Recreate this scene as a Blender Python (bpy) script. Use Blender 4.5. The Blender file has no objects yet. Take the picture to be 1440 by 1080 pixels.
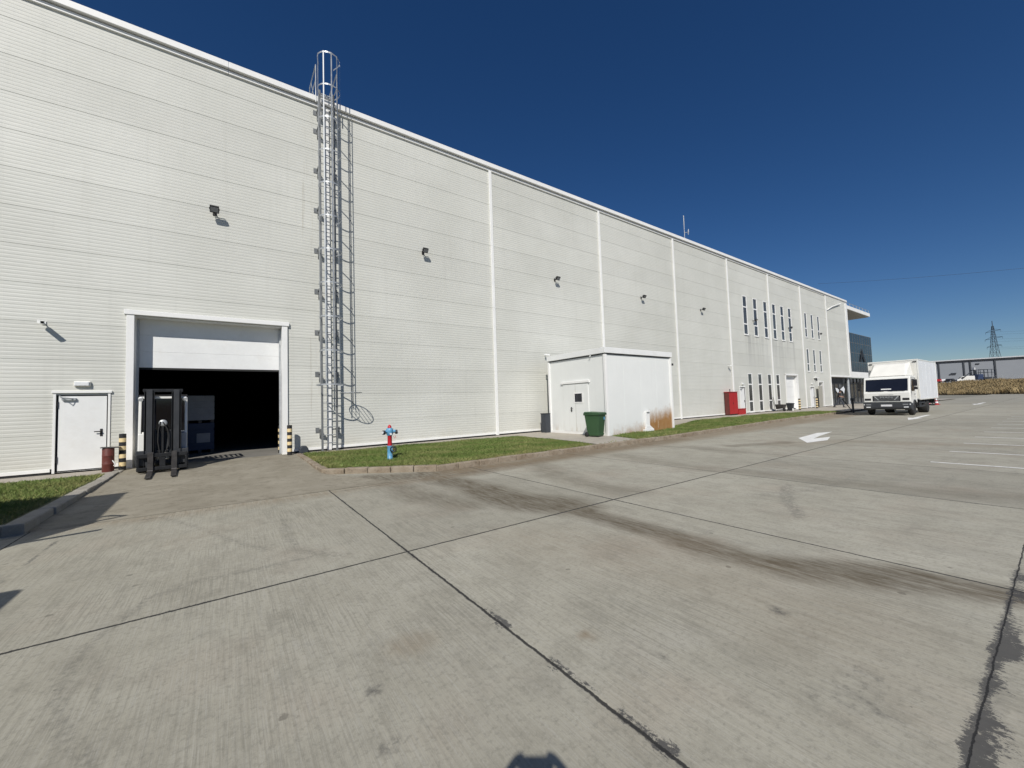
import bpy, bmesh, math, random
import numpy as np
from mathutils import Vector, Matrix
random.seed(7); rng = np.random.default_rng(11)
R_ = math.radians
C = bpy.context.scene.collection
sc = bpy.context.scene
# ---------------------------------------------------------------- camera
H = 1.46
yaw, pitch, roll = 0.622155, 0.0484967, -0.0320893
F = Vector((math.sin(yaw)*math.cos(pitch), math.cos(yaw)*math.cos(pitch), math.sin(pitch)))
Rt = Vector((math.cos(yaw), -math.sin(yaw), 0)); Up = Rt.cross(F)
R2 = math.cos(roll)*Rt + math.sin(roll)*Up; U2 = -math.sin(roll)*Rt + math.cos(roll)*Up
cd = bpy.data.cameras.new('camera'); cam = bpy.data.objects.new('camera', cd); C.objects.link(cam)
cd.sensor_width = 36; cd.lens = 36*557.886/1440; cd.clip_start = 0.005; cd.clip_end = 6000
cam.matrix_world = Matrix(((R2.x, U2.x, -F.x, 0), (R2.y, U2.y, -F.y, 0), (R2.z, U2.z, -F.z, H), (0, 0, 0, 1)))
sc.camera = cam
# ---------------------------------------------------------------- light
SUN = Vector((0.742, 1.0, -1.085)).normalized()          # the way the light travels
elev = math.asin(-SUN.z); azim = math.atan2(-SUN.x, -SUN.y)
w = bpy.data.worlds.new("World"); sc.world = w; w.use_nodes = True
nt = w.node_tree; bg = nt.nodes['Background']
sky = nt.nodes.new('ShaderNodeTexSky'); sky.sky_type = 'NISHITA'; sky.sun_disc = False
sky.sun_elevation = elev; sky.sun_rotation = azim % (2*math.pi)
sky.altitude = 300; sky.air_density = 0.9; sky.dust_density = 0.2; sky.ozone_density = 4.0
hs = nt.nodes.new('ShaderNodeHueSaturation'); hs.inputs['Saturation'].default_value = 1.24; hs.inputs['Hue'].default_value = .507
nt.links.new(sky.outputs[0], hs.inputs['Color']); nt.links.new(hs.outputs[0], bg.inputs[0]); bg.inputs[1].default_value = 0.072
sd = bpy.data.lights.new('sun', 'SUN'); sd.energy = 5.0; sd.angle = R_(0.53); sd.color = (1.0, 0.955, 0.885)
so = bpy.data.objects.new('sun', sd); C.objects.link(so); so.location = (-20, -30, 40)
so.rotation_euler = SUN.to_track_quat('-Z', 'Y').to_euler()
sc.view_settings.view_transform = 'Standard'; sc.view_settings.look = 'None'
sc.view_settings.exposure = -0.2; sc.view_settings.gamma = 1; sc.view_settings.use_curve_mapping = False
# ---------------------------------------------------------------- materials
def nodes(name):
    m = bpy.data.materials.new(name); m.use_nodes = True
    n = m.node_tree.nodes; return m, n, m.node_tree.links, n['Principled BSDF']
def mth(n, l, op, a, b=None, c=None, clamp=False):
    x = n.new('ShaderNodeMath'); x.operation = op; x.use_clamp = clamp
    for i, v in enumerate((a, b, c)):
        if v is None: continue
        if isinstance(v, (int, float)): x.inputs[i].default_value = v
        else: l.new(v, x.inputs[i])
    return x.outputs[0]
def noise(n, l, vec, scale, detail=4, rough=.55, sx=(1, 1, 1)):
    t = n.new('ShaderNodeTexNoise'); t.inputs['Scale'].default_value = scale
    t.inputs['Detail'].default_value = detail; t.inputs['Roughness'].default_value = rough
    if sx != (1, 1, 1):
        mp = n.new('ShaderNodeMapping'); mp.inputs['Scale'].default_value = sx; l.new(vec, mp.inputs[0]); vec = mp.outputs[0]
    l.new(vec, t.inputs['Vector']); return t.outputs['Fac']
def mix(n, l, fac, a, b, mode='MIX'):
    x = n.new('ShaderNodeMix'); x.data_type = 'RGBA'; x.blend_type = mode
    for i, v in ((0, fac), (6, a), (7, b)):
        if isinstance(v, (int, float)): x.inputs[i].default_value = v
        elif isinstance(v, tuple): x.inputs[i].default_value = (*v, 1)[:4]
        else: l.new(v, x.inputs[i])
    return x.outputs[2]
def rng_(n, l, v, a, b, c=0., d=1.):
    x = n.new('ShaderNodeMapRange'); l.new(v, x.inputs[0])
    for i, q in enumerate((a, b, c, d)): x.inputs[i+1].default_value = q
    return x.outputs[0]
def bump(n, l, bs, h, st=.3, dist=.01):
    b = n.new('ShaderNodeBump'); b.inputs['Strength'].default_value = st; b.inputs['Distance'].default_value = dist
    l.new(h, b.inputs['Height']); l.new(b.outputs[0], bs.inputs['Normal'])
def ocoord(n): return n.new('ShaderNodeTexCoord').outputs['Object']
def gcoord(n): return n.new('ShaderNodeNewGeometry').outputs['Position']
def mat(name, col, rough=.6, metal=0., var=.12, sc_=3., spec=.5, coat=0., dirt=None, sx=(1, 1, 1)):
    m, n, l, b = nodes(name); v = ocoord(n)
    f = noise(n, l, v, sc_, 5, .6, sx); f2 = noise(n, l, v, sc_*9, 3)
    k = mth(n, l, 'ADD', mth(n, l, 'MULTIPLY', f, .7), mth(n, l, 'MULTIPLY', f2, .3))
    k = rng_(n, l, k, .3, .7)
    c = mix(n, l, k, tuple(x*(1-var) for x in col), tuple(min(1, x*(1+var*.6)) for x in col))
    if dirt: c = mix(n, l, rng_(n, l, noise(n, l, v, sc_*1.7, 6, .7), .52, .75), c, dirt)
    l.new(c, b.inputs['Base Color'])
    l.new(rng_(n, l, f, .3, .7, max(.02, rough-.08), min(1, rough+.1)), b.inputs['Roughness'])
    b.inputs['Metallic'].default_value = metal; b.inputs['Specular IOR Level'].default_value = spec
    b.inputs['Coat Weight'].default_value = coat
    return m
M = {}
M['trim'] = mat('white_coated_steel', (.80, .80, .78), .45, 0, .05, 1.2)
M['white'] = mat('white_paint', (.76, .77, .76), .5, 0, .06, 1.5, dirt=(.71, .71, .69))
M['truckwhite'] = mat('truck_white_paint', (.80, .80, .76), .35, 0, .06, 1., coat=.3)
M['truckbox'] = mat('truck_box_panel', (.74, .76, .78), .45, 0, .05, .8)
M['creamwhite'] = mat('cream_white_plastic', (.80, .79, .735), .5, 0, .08, 2.)
M['black'] = mat('black_paint', (.015, .015, .017), .5, 0, .3, 6.)
M['mast'] = mat('black_greasy_steel', (.02, .021, .023), .4, .2, .4, 8.)
M['rubber'] = mat('rubber', (.02, .02, .02), .8, 0, .3, 6.)
M['plastic'] = mat('dark_grey_plastic', (.034, .037, .042), .55, 0, .2, 6.)
M['steel'] = mat('galvanised_steel', (.46, .48, .49), .5, .55, .2, 7.)
M['steeldark'] = mat('weathered_galvanised_steel', (.20, .21, .215), .6, .4, .25, 5.)
M['rust'] = mat('worn_steel', (.085, .08, .078), .5, .6, .4, 9.)
M['red'] = mat('red_paint', (.40, .018, .02), .45, 0, .15, 3.)
M['brownred'] = mat('faded_red_paint', (.13, .028, .022), .6, 0, .3, 5., dirt=(.10, .05, .04))
M['green'] = mat('green_bin_plastic', (.035, .085, .035), .5, 0, .15, 3.)
M['blue'] = mat('light_blue_paint', (.10, .32, .52), .45, 0, .25, 12., dirt=(.35, .5, .58))
M['hred'] = mat('hydrant_red', (.50, .02, .03), .45, 0, .15, 12.)
M['brass'] = mat('brass', (.45, .36, .2), .4, .8, .2, 15.)
M['yellow'] = mat('faded_yellow_paint', (.78, .62, .34), .55, 0, .12, 12., dirt=(.68, .55, .38))
M['soot'] = mat('bollard_black', (.02, .02, .022), .6, 0, .3, 10.)
M['beige'] = mat('beige_door_paint', (.36, .35, .30), .5, 0, .06, 2.)
M['inside'] = mat('unlit_hall_lining', (.035, .037, .04), .8, 0, .2, .5)  # darkness of the hall put into the colour
M['frame'] = mat('window_frame', (.80, .80, .79), .4, 0, .04, 3.)
M['roofsheet'] = mat('roof_sheet', (.35, .36, .36), .6, 0, .1, .5)
M['crate'] = mat('grey_crate', (.30, .32, .36), .6, 0, .2, 4.)
M['bluecrate'] = mat('dark_blue_crate', (.03, .05, .11), .6, 0, .3, 4.)
M['skin'] = mat('skin', (.42, .25, .18), .6, 0, .06, 9.)
M['cloth'] = mat('black_cloth', (.02, .018, .02), .9, 0, .3, 14.)
M['denim'] = mat('dark_trousers', (.05, .055, .07), .9, 0, .25, 14.)
M['hair'] = mat('dark_hair', (.02, .014, .01), .7, 0, .3, 30.)
M['paint'] = mat('road_paint', (.80, .80, .77), .7, 0, .12, 6., dirt=(.42, .41, .38))
M['farwall'] = mat('far_hall_cladding', (.24, .26, .285), .6, 0, .05, .3)
M['farroof'] = mat('far_roof_edge', (.50, .52, .54), .6, 0, .05, .3)
M['fardark'] = mat('dark_grey_steel', (.035, .042, .052), .6, 0, .1, 1.)
M['floodglass'] = mat('floodlight_glass', (.22, .23, .24), .15, 0, .1, 8.)
M['orange'] = mat('orange_lens', (.7, .2, .02), .3)
M['lens'] = mat('lamp_lens', (.75, .77, .78), .15, 0, .1, 8.)
M['plate'] = mat('licence_plate', (.7, .7, .72), .4)
M['poster'] = mat('white_print', (.72, .75, .78), .5, 0, .1, 2.)
def glassmat(name, col, rough=.08, var=.5, s=.7):
    m, n, l, b = nodes(name); v = gcoord(n)
    f = noise(n, l, v, s, 2)
    l.new(mix(n, l, f, tuple(x*(1-var) for x in col), tuple(x*(1+var) for x in col)), b.inputs['Base Color'])
    b.inputs['Roughness'].default_value = rough; b.inputs['IOR'].default_value = 1.5
    return m
M['glass'] = glassmat('dark_window_glass', (.065, .07, .072), .08, .7, .9)
M['carglass'] = glassmat('vehicle_glass', (.012, .014, .022), .06)
M['curtain'] = glassmat('tinted_curtain_glass', (.018, .03, .042), .2, .4, .4); M['curtain'].node_tree.nodes['Principled BSDF'].inputs['Specular IOR Level'].default_value = .3
def emit(name, col, s):
    m, n, l, b = nodes(name); b.inputs['Base Color'].default_value = (*col, 1)
    b.inputs['Emission Color'].default_value = (*col, 1); b.inputs['Emission Strength'].default_value = s; return m
M['lampon'] = emit('hall_lamp', (1, .95, .85), .8)
# wall cladding: coated steel, faint streaks; soot runs under the windows
def cladding():
    m, n, l, b = nodes('ribbed_wall_cladding'); v = gcoord(n)
    sep = n.new('ShaderNodeSeparateXYZ'); l.new(v, sep.inputs[0]); X, Z = sep.outputs[0], sep.outputs[2]
    f = noise(n, l, v, .35, 3); c = mix(n, l, rng_(n, l, f, .35, .65), (.560, .563, .515), (.612, .615, .568))
    # each panel row a hair different
    row = mth(n, l, 'FLOOR', Z); col_ = mth(n, l, 'FLOOR', mth(n, l, 'DIVIDE', mth(n, l, 'SUBTRACT', X, 2.63), 7.605))
    wn = n.new('ShaderNodeTexWhiteNoise'); wn.noise_dimensions = '2D'
    cb = n.new('ShaderNodeCombineXYZ'); l.new(row, cb.inputs[0]); l.new(col_, cb.inputs[1]); l.new(cb.outputs[0], wn.inputs['Vector'])
    k = rng_(n, l, wn.outputs['Value'], 0, 1, .965, 1.02)
    c = mix(n, l, 1., c, k, 'MULTIPLY')
    st = noise(n, l, v, 1., 4, .6, (5, 5, .18))
    c = mix(n, l, rng_(n, l, st, .55, .8, 0, .22), c, (.40, .40, .36))
    # soot under the upper window band
    inx = mth(n, l, 'MULTIPLY', mth(n, l, 'GREATER_THAN', X, 35.5), mth(n, l, 'LESS_THAN', X, 46.2))
    inz = mth(n, l, 'MULTIPLY', rng_(n, l, Z, 3.2, 6.6, 0, 1), mth(n, l, 'LESS_THAN', Z, 6.72))
    sn = rng_(n, l, noise(n, l, v, 1., 3, .6, (2.2, 2.2, .1)), .42, .65)
    c = mix(n, l, mth(n, l, 'MULTIPLY', mth(n, l, 'MULTIPLY', mth(n, l, 'MULTIPLY', inx, inz), sn), .6), c, (.30, .30, .28))
    # runs at the ladder brackets
    lx = mth(n, l, 'MULTIPLY', mth(n, l, 'GREATER_THAN', X, 2.15), mth(n, l, 'LESS_THAN', X, 2.5))
    ln = rng_(n, l, noise(n, l, v, 1., 4, .7, (9, 9, .35)), .55, .75)
    c = mix(n, l, mth(n, l, 'MULTIPLY', mth(n, l, 'MULTIPLY', lx, ln), .45), c, (.26, .22, .15))
    # splash dirt at the foot
    ft = mth(n, l, 'MULTIPLY', rng_(n, l, Z, .55, .1, 0, 1), rng_(n, l, noise(n, l, v, 1.6, 4), .4, .7))
    c = mix(n, l, mth(n, l, 'MULTIPLY', ft, .3), c, (.42, .36, .26))
    l.new(c, b.inputs['Base Color']); b.inputs['Roughness'].default_value = .55
    bump(n, l, b, noise(n, l, v, .9, 3, .6, (1, 1, 2)), .16, .06)
    return m
M['clad'] = cladding()
M['seam'] = mat('panel_joint', (.09, .087, .078), .8)
def kioskmat():
    m, n, l, b = nodes('kiosk_panel'); v = gcoord(n)
    sep = n.new('ShaderNodeSeparateXYZ'); l.new(v, sep.inputs[0]); X, Y, Z = sep.outputs
    c = mix(n, l, rng_(n, l, noise(n, l, v, .8, 4), .3, .7), (.72, .735, .715), (.76, .775, .755))
    st = noise(n, l, v, 1., 4, .6, (6, 6, .3))
    c = mix(n, l, rng_(n, l, st, .58, .85, 0, .2), c, (.54, .53, .49))
    jag = mth(n, l, 'MULTIPLY', mth(n, l, 'SUBTRACT', noise(n, l, v, 3.5, 5, .7), .5), .7)
    hgt = mth(n, l, 'ADD', mth(n, l, 'MULTIPLY', mth(n, l, 'SUBTRACT', X, 13.5), .14), .02)
    hgt = mth(n, l, 'ADD', hgt, mth(n, l, 'MULTIPLY', mth(n, l, 'GREATER_THAN', X, 15.7), .42))
    hgt = mth(n, l, 'ADD', hgt, jag)
    msk = mth(n, l, 'SUBTRACT', hgt, Z)
    msk = mth(n, l, 'ADD', msk, mth(n, l, 'MULTIPLY', mth(n, l, 'SUBTRACT', noise(n, l, v, 1., 4, .7, (14, 14, 1.2)), .5), .35))
    msk = mth(n, l, 'MULTIPLY', rng_(n, l, msk, -.22, .42), mth(n, l, 'GREATER_THAN', X, 13.2))
    msk = mth(n, l, 'MULTIPLY', msk, 1.0)
    c = mix(n, l, msk, c, mix(n, l, noise(n, l, v, 6, 4), (.26, .12, .035), (.40, .23, .09)))
    d2 = mth(n, l, 'MULTIPLY', rng_(n, l, Z, .5, .02), rng_(n, l, noise(n, l, v, 5, 4, .6, (1, 1, .3)), .45, .65))
    c = mix(n, l, mth(n, l, 'MULTIPLY', d2, .4), c, (.42, .30, .17))
    l.new(c, b.inputs['Base Color']); b.inputs['Roughness'].default_value = .5
    return m
M['kiosk'] = kioskmat()
JX0, JXS, JY0, JYS = 1.62, 3.43, .34, 4.0
def concrete():
    m, n, l, b = nodes('broomed_concrete'); v = gcoord(n)
    sep = n.new('ShaderNodeSeparateXYZ'); l.new(v, sep.inputs[0]); X, Y = sep.outputs[0], sep.outputs[1]
    def attr(a):
        t = n.new('ShaderNodeAttribute'); t.attribute_name = a; return t.outputs['Fac']
    big = noise(n, l, v, .28, 5, .6); mid = noise(n, l, v, 1.4, 6, .65); fine = noise(n, l, v, 28, 4, .7); grit = noise(n, l, v, 160, 2, .6)
    c = mix(n, l, rng_(n, l, big, .3, .7), (.342, .325, .262), (.430, .412, .342))
    c = mix(n, l, rng_(n, l, mid, .45, .75, 0, .55), c, (.275, .258, .205))
    pk = noise(n, l, v, .55, 4, .6)
    c = mix(n, l, rng_(n, l, pk, .52, .72, 0, .5), c, (.315, .265, .205))
    pk2 = noise(n, l, v, .9, 5, .7); c = mix(n, l, rng_(n, l, pk2, .56, .7, 0, .3), c, (.40, .385, .335))
    # broom lines along y, breaking up
    br = noise(n, l, v, 1., 5, .75, (55, 1.6, 1)); br2 = noise(n, l, v, 1., 3, .6, (130, 3., 1))
    amt = rng_(n, l, noise(n, l, v, .8, 3), .35, .65, .25, 1)
    brm = mth(n, l, 'MULTIPLY', rng_(n, l, br, .46, .6), amt)
    c = mix(n, l, mth(n, l, 'MULTIPLY', brm, .42), c, (.14, .135, .11))
    c = mix(n, l, mth(n, l, 'MULTIPLY', rng_(n, l, br2, .5, .68), .34), c, (.43, .42, .375))
    c = mix(n, l, rng_(n, l, fine, .5, .72, 0, .5), c, (.17, .165, .135))
    md2 = noise(n, l, v, 5., 6, .75, (1, .6, 1)); c = mix(n, l, rng_(n, l, md2, .48, .7, 0, .45), c, (.19, .18, .145))
    c = mix(n, l, rng_(n, l, grit, .58, .8, 0, .5), c, (.46, .45, .41))
    wn = n.new('ShaderNodeTexWhiteNoise'); wn.noise_dimensions = '2D'; cb = n.new('ShaderNodeCombineXYZ')
    l.new(mth(n, l, 'FLOOR', mth(n, l, 'DIVIDE', mth(n, l, 'SUBTRACT', X, JX0), JXS)), cb.inputs[0]); l.new(mth(n, l, 'FLOOR', mth(n, l, 'DIVIDE', mth(n, l, 'SUBTRACT', Y, JY0), JYS)), cb.inputs[1]); l.new(cb.outputs[0], wn.inputs['Vector'])
    c = mix(n, l, 1., c, rng_(n, l, wn.outputs['Value'], 0, 1, .90, 1.06), 'MULTIPLY')
    # scuffs drawn out by tyres
    sc1 = noise(n, l, v, 1., 5, .7, (.7, 5, 1)); sc2 = noise(n, l, v, .5, 2)
    c = mix(n, l, mth(n, l, 'MULTIPLY', rng_(n, l, sc1, .55, .75), rng_(n, l, sc2, .4, .65, 0, .35)), c, (.16, .155, .14))
    # spots
    vo = n.new('ShaderNodeTexVoronoi'); vo.inputs['Scale'].default_value = 1.7; vo.inputs['Randomness'].default_value = 1; l.new(v, vo.inputs['Vector'])
    dd = mth(n, l, 'ADD', vo.outputs['Distance'], mth(n, l, 'MULTIPLY', mth(n, l, 'SUBTRACT', noise(n, l, v, 22, 3), .5), .09))
    c = mix(n, l, rng_(n, l, dd, .05, .035, 0, .55), c, (.12, .11, .09))
    vo2 = n.new('ShaderNodeTexVoronoi'); vo2.inputs['Scale'].default_value = 4.5; l.new(v, vo2.inputs['Vector'])
    d2_ = mth(n, l, 'ADD', vo2.outputs['Distance'], mth(n, l, 'MULTIPLY', mth(n, l, 'SUBTRACT', noise(n, l, v, 35, 3), .5), .12))
    c = mix(n, l, mth(n, l, 'MULTIPLY', rng_(n, l, d2_, .045, .02, 0, .6), rng_(n, l, noise(n, l, v, 1.1, 2), .5, .6)), c, (.10, .095, .08))
    # painted-by-weather masks
    bn = rng_(n, l, noise(n, l, v, 7, 6, .75, (2.2, .3, 1)), .34, .62, .35, 1.15)
    c = mix(n, l, mth(n, l, 'MULTIPLY', attr('brown'), bn, clamp=True), c, (.092, .072, .045))
    c = mix(n, l, mth(n, l, 'MULTIPLY', attr('ochre'), bn, clamp=True), c, (.20, .148, .09))
    mk = rng_(n, l, noise(n, l, v, 14, 4, .7), .35, .6)
    c = mix(n, l, mth(n, l, 'MULTIPLY', attr('mark'), mk), c, (.09, .088, .08))
    # joints
    wob = mth(n, l, 'MULTIPLY', mth(n, l, 'SUBTRACT', noise(n, l, v, 11, 5, .8), .5), .034)
    def joint(Q, q0, s, wdt):
        q = mth(n, l, 'ADD', mth(n, l, 'SUBTRACT', Q, q0-s/2), wob)
        q = mth(n, l, 'ABSOLUTE', mth(n, l, 'SUBTRACT', mth(n, l, 'FLOORED_MODULO', q, s), s/2))
        return q, rng_(n, l, q, wdt, wdt*.55)
    qx, jx = joint(X, JX0, JXS, .014); qy, jy = joint(Y, JY0, JYS, .018)
    jy = mth(n, l, 'MULTIPLY', jy, mth(n, l, 'GREATER_THAN', Y, 1.)); jn = joint(Y, JY0, JYS, .0055)[1]; jy = mth(n, l, 'MAXIMUM', jy, jn)
    jy = mth(n, l, 'MULTIPLY', jy, rng_(n, l, Y, 8.2, 8.0)); jx = mth(n, l, 'MULTIPLY', mth(n, l, 'MULTIPLY', jx, rng_(n, l, X, 45, 30)), mth(n, l, 'GREATER_THAN', X, -1.))
    jx = mth(n, l, 'MAXIMUM', jx, rng_(n, l, mth(n, l, 'ABSOLUTE', mth(n, l, 'ADD', mth(n, l, 'ADD', X, 2.27), wob)), .012, .007))
    # crumbled edges
    cr = noise(n, l, v, 30, 5, .8)
    cn = noise(n, l, v, 1.5, 3)
    edge = mth(n, l, 'MINIMUM', qx, qy)
    crm = mth(n, l, 'MULTIPLY', rng_(n, l, mth(n, l, 'SUBTRACT', edge, mth(n, l, 'MULTIPLY', mth(n, l, 'SUBTRACT', cr, .45), .16)), .012, .0), rng_(n, l, cn, .5, .6))
    crm = mth(n, l, 'MULTIPLY', crm, rng_(n, l, X, 14, 5))
    tnn = mth(n, l, 'ADD', mth(n, l, 'MULTIPLY', noise(n, l, v, 22, 6, .85, (1.6, .9, 1)), .65), mth(n, l, 'MULTIPLY', noise(n, l, v, 5, 3), .35)); tn = rng_(n, l, tnn, .475, .505)
    tar = rng_(n, l, mth(n, l, 'ADD', mth(n, l, 'MULTIPLY', attr('tar'), .5), mth(n, l, 'MULTIPLY', mth(n, l, 'SUBTRACT', tnn, .5), 2.2)), .30, .36); tar = mth(n, l, 'MULTIPLY', tar, rng_(n, l, attr('tar'), .02, .12))
    jj = mth(n, l, 'MAXIMUM', jx, jy)
    jj2 = mth(n, l, 'MAXIMUM', mth(n, l, 'MULTIPLY', crm, .7), mth(n, l, 'MULTIPLY', tar, .85))
    c = mix(n, l, jj2, c, mix(n, l, fine, (.028, .028, .03), (.075, .075, .078)))
    c = mix(n, l, mth(n, l, 'MULTIPLY', jj, .93), c, (.022, .022, .022))
    l.new(c, b.inputs['Base Color']); b.inputs['Roughness'].default_value = .85; b.inputs['Specular IOR Level'].default_value = .3
    h = mth(n, l, 'ADD', mth(n, l, 'MULTIPLY', br, .6), mth(n, l, 'MULTIPLY', fine, .5))
    h = mth(n, l, 'SUBTRACT', h, mth(n, l, 'MULTIPLY', jj, 1.5))
    bump(n, l, b, h, .5, .006)
    return m
M['concrete'] = concrete()
def rough_conc(name, a, b_, c_, s=1.):
    m, n, l, b = nodes(name); v = gcoord(n)
    c = mix(n, l, rng_(n, l, noise(n, l, v, .7*s, 6, .65), .35, .65), a, b_)
    c = mix(n, l, rng_(n, l, noise(n, l, v, 3.5*s, 6, .7), .5, .75, 0, .8), c, c_)
    c = mix(n, l, rng_(n, l, noise(n, l, v, 40, 4, .7), .5, .8, 0, .4), c, tuple(x*1.5 for x in b_))
    l.new(c, b.inputs['Base Color']); b.inputs['Roughness'].default_value = .9
    bump(n, l, b, noise(n, l, v, 30, 5, .7), .4, .01); return m
M['kerb'] = rough_conc('stained_kerb_concrete', (.20, .155, .105), (.31, .265, .205), (.09, .065, .04), 2.2)
M['kerbgrey'] = rough_conc('grey_kerb_concrete', (.26, .245, .21), (.31, .295, .26), (.2, .18, .14))
M['apron'] = rough_conc('pale_apron_concrete', (.34, .31, .26), (.38, .35, .30), (.24, .20, .15))
M['drive'] = rough_conc('brown_driveway_concrete', (.22, .198, .15), (.29, .266, .21), (.12, .10, .07), 1.6)
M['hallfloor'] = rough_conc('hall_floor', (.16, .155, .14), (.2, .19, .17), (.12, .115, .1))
M['asphalt'] = rough_conc('far_ground', (.22, .21, .17), (.26, .25, .2), (.17, .16, .12), .1)
def grassmat(name, a, b_, c_, s=.8):
    m, n, l, b = nodes(name); v = gcoord(n)
    t = n.new('ShaderNodeAttribute'); t.attribute_name = 'tint'
    c = mix(n, l, rng_(n, l, noise(n, l, v, s, 4, .6), .35, .65), a, b_)
    c = mix(n, l, t.outputs['Fac'], c, c_)
    l.new(c, b.inputs['Base Color']); b.inputs['Roughness'].default_value = .7; b.inputs['Specular IOR Level'].default_value = .25
    return m
M['grass'] = grassmat('lawn_blades', (.105, .165, .035), (.165, .235, .06), (.31, .28, .12))
M['soil'] = rough_conc('lawn_soil', (.06, .075, .025), (.08, .09, .035), (.11, .085, .05), 1.5)
M['dry'] = grassmat('dry_grass_blades', (.21, .15, .07), (.29, .21, .105), (.42, .33, .18), .12)
M['drysoil'] = rough_conc('dry_bank_soil', (.14, .09, .04), (.19, .13, .06), (.1, .07, .03), .3)
# ---------------------------------------------------------------- mesh helper
class MB:
    def __init__(s): s.v = []; s.f = []; s.m = []; s.sm = []
    def add(s, vs, fs, mi=0, sm=False):
        o = len(s.v); s.v += [tuple(p) for p in vs]
        for f in fs: s.f.append([i+o for i in f]); s.m.append(mi); s.sm.append(sm)
        return s
    def box(s, x0, x1, y0, y1, z0, z1, mi=0, rot=None):
        vs = [Vector((x, y, z)) for z in (z0, z1) for y in (y0, y1) for x in (x0, x1)]
        if rot: vs = [rot @ p for p in vs]
        return s.add(vs, [(0, 2, 3, 1), (4, 5, 7, 6), (0, 1, 5, 4), (2, 6, 7, 3), (0, 4, 6, 2), (1, 3, 7, 5)], mi)
    def tube(s, pts, r, n=8, mi=0, closed=False, caps=True):
        pts = [Vector(p) for p in pts]; N = len(pts); rings = []; prev = None
        rr = r if isinstance(r, (list, tuple)) else [r]*N
        for i, p in enumerate(pts):
            if closed: t = (pts[(i+1) % N]-pts[i-1])
            else: t = pts[min(i+1, N-1)]-pts[max(i-1, 0)]
            t.normalize()
            if prev is None:
                a = Vector((0, 0, 1)) if abs(t.z) < .9 else Vector((1, 0, 0)); u = t.cross(a).normalized()
            else: u = (prev - t*prev.dot(t)).normalized()
            prev = u; w_ = t.cross(u)
            rings.append([p+rr[i]*(math.cos(2*math.pi*k/n)*u+math.sin(2*math.pi*k/n)*w_) for k in range(n)])
        vs = [q for rg in rings for q in rg]; fs = []
        for i in range(N if closed else N-1):
            j = (i+1) % N
            for k in range(n): k2 = (k+1) % n; fs.append((i*n+k, i*n+k2, j*n+k2, j*n+k))
        s.add(vs, fs, mi, True)
        if caps and not closed:
            s.add(rings[0], [tuple(range(n))[::-1]], mi); s.add(rings[-1], [tuple(range(n))], mi)
        return s
    def cyl(s, p0, p1, r, n=16, mi=0): return s.tube([p0, p1], r, n, mi)
    def lathe(s, prof, n=20, mi=0, c=(0, 0, 0), axis='z', sm=True):
        vs = []
        for r, h in prof:
            for k in range(n):
                a = 2*math.pi*k/n; x, y = r*math.cos(a), r*math.sin(a)
                p = {'z': (x, y, h), 'y': (x, h, y), 'x': (h, x, y)}[axis]
                vs.append((p[0]+c[0], p[1]+c[1], p[2]+c[2]))
        fs = []
        for i in range(len(prof)-1):
            for k in range(n): k2 = (k+1) % n; fs.append((i*n+k, i*n+k2, (i+1)*n+k2, (i+1)*n+k))
        s.add(vs, fs, mi, sm)
        if prof[0][0] > 1e-5: s.add(vs[:n], [tuple(range(n))], mi)
        if prof[-1][0] > 1e-5: s.add(vs[-n:], [tuple(range(n))], mi)
        return s
    def prism(s, poly, a0, a1, axis='y', mi=0):      # poly in the two other axes
        def P(u, v, a): return {'y': (u, a, v), 'x': (a, u, v), 'z': (u, v, a)}[axis]
        n = len(poly); vs = [P(u, v, a0) for u, v in poly]+[P(u, v, a1) for u, v in poly]
        fs = [tuple(range(n)), tuple(range(n, 2*n))[::-1]]+[(i, (i+1) % n, n+(i+1) % n, n+i) for i in range(n)]
        return s.add(vs, fs, mi)
    def build(s, name, m, parent=None, bev=0, seg=2, smooth=None):
        me = bpy.data.meshes.new(name); me.from_pydata(s.v, [], s.f)
        ms = m if isinstance(m, (list, tuple)) else [m]
        for q in ms: me.materials.append(q)
        me.polygons.foreach_set('material_index', s.m); me.polygons.foreach_set('use_smooth', s.sm)
        bm = bmesh.new(); bm.from_mesh(me); bmesh.ops.recalc_face_normals(bm, faces=bm.faces); bm.to_mesh(me); bm.free()
        o = bpy.data.objects.new(name, me); C.objects.link(o)
        if parent: o.parent = parent
        if bev:
            b = o.modifiers.new('bevel', 'BEVEL'); b.width = bev; b.segments = seg; b.limit_method = 'ANGLE'; b.angle_limit = R_(35)
        return o
def tag(o, label=None, cat=None, group=None, kind=None):
    if label: o['label'] = label
    if cat: o['category'] = cat
    if group: o['group'] = group
    if kind: o['kind'] = kind
    return o
def thing(name, label, cat, loc=(0, 0, 0), rz=0, group=None):
    o = bpy.data.objects.new(name, None); C.objects.link(o); o.location = loc; o.rotation_euler = (0, 0, rz)
    o.empty_display_size = .2
    return tag(o, label, cat, group)
def kids(o): return [c for c in bpy.data.objects if c.parent == o]
def dup(o, loc=None, rz=None, label=None, parent=None, cat=None):
    c = o.copy(); C.objects.link(c); c.parent = parent
    if loc is not None: c.location = loc
    if rz is not None: c.rotation_euler = (0, 0, rz)
    if label: c['label'] = label
    if cat: c['category'] = cat
    for ch in kids(o): dup(ch, parent=c)
    return c
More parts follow.
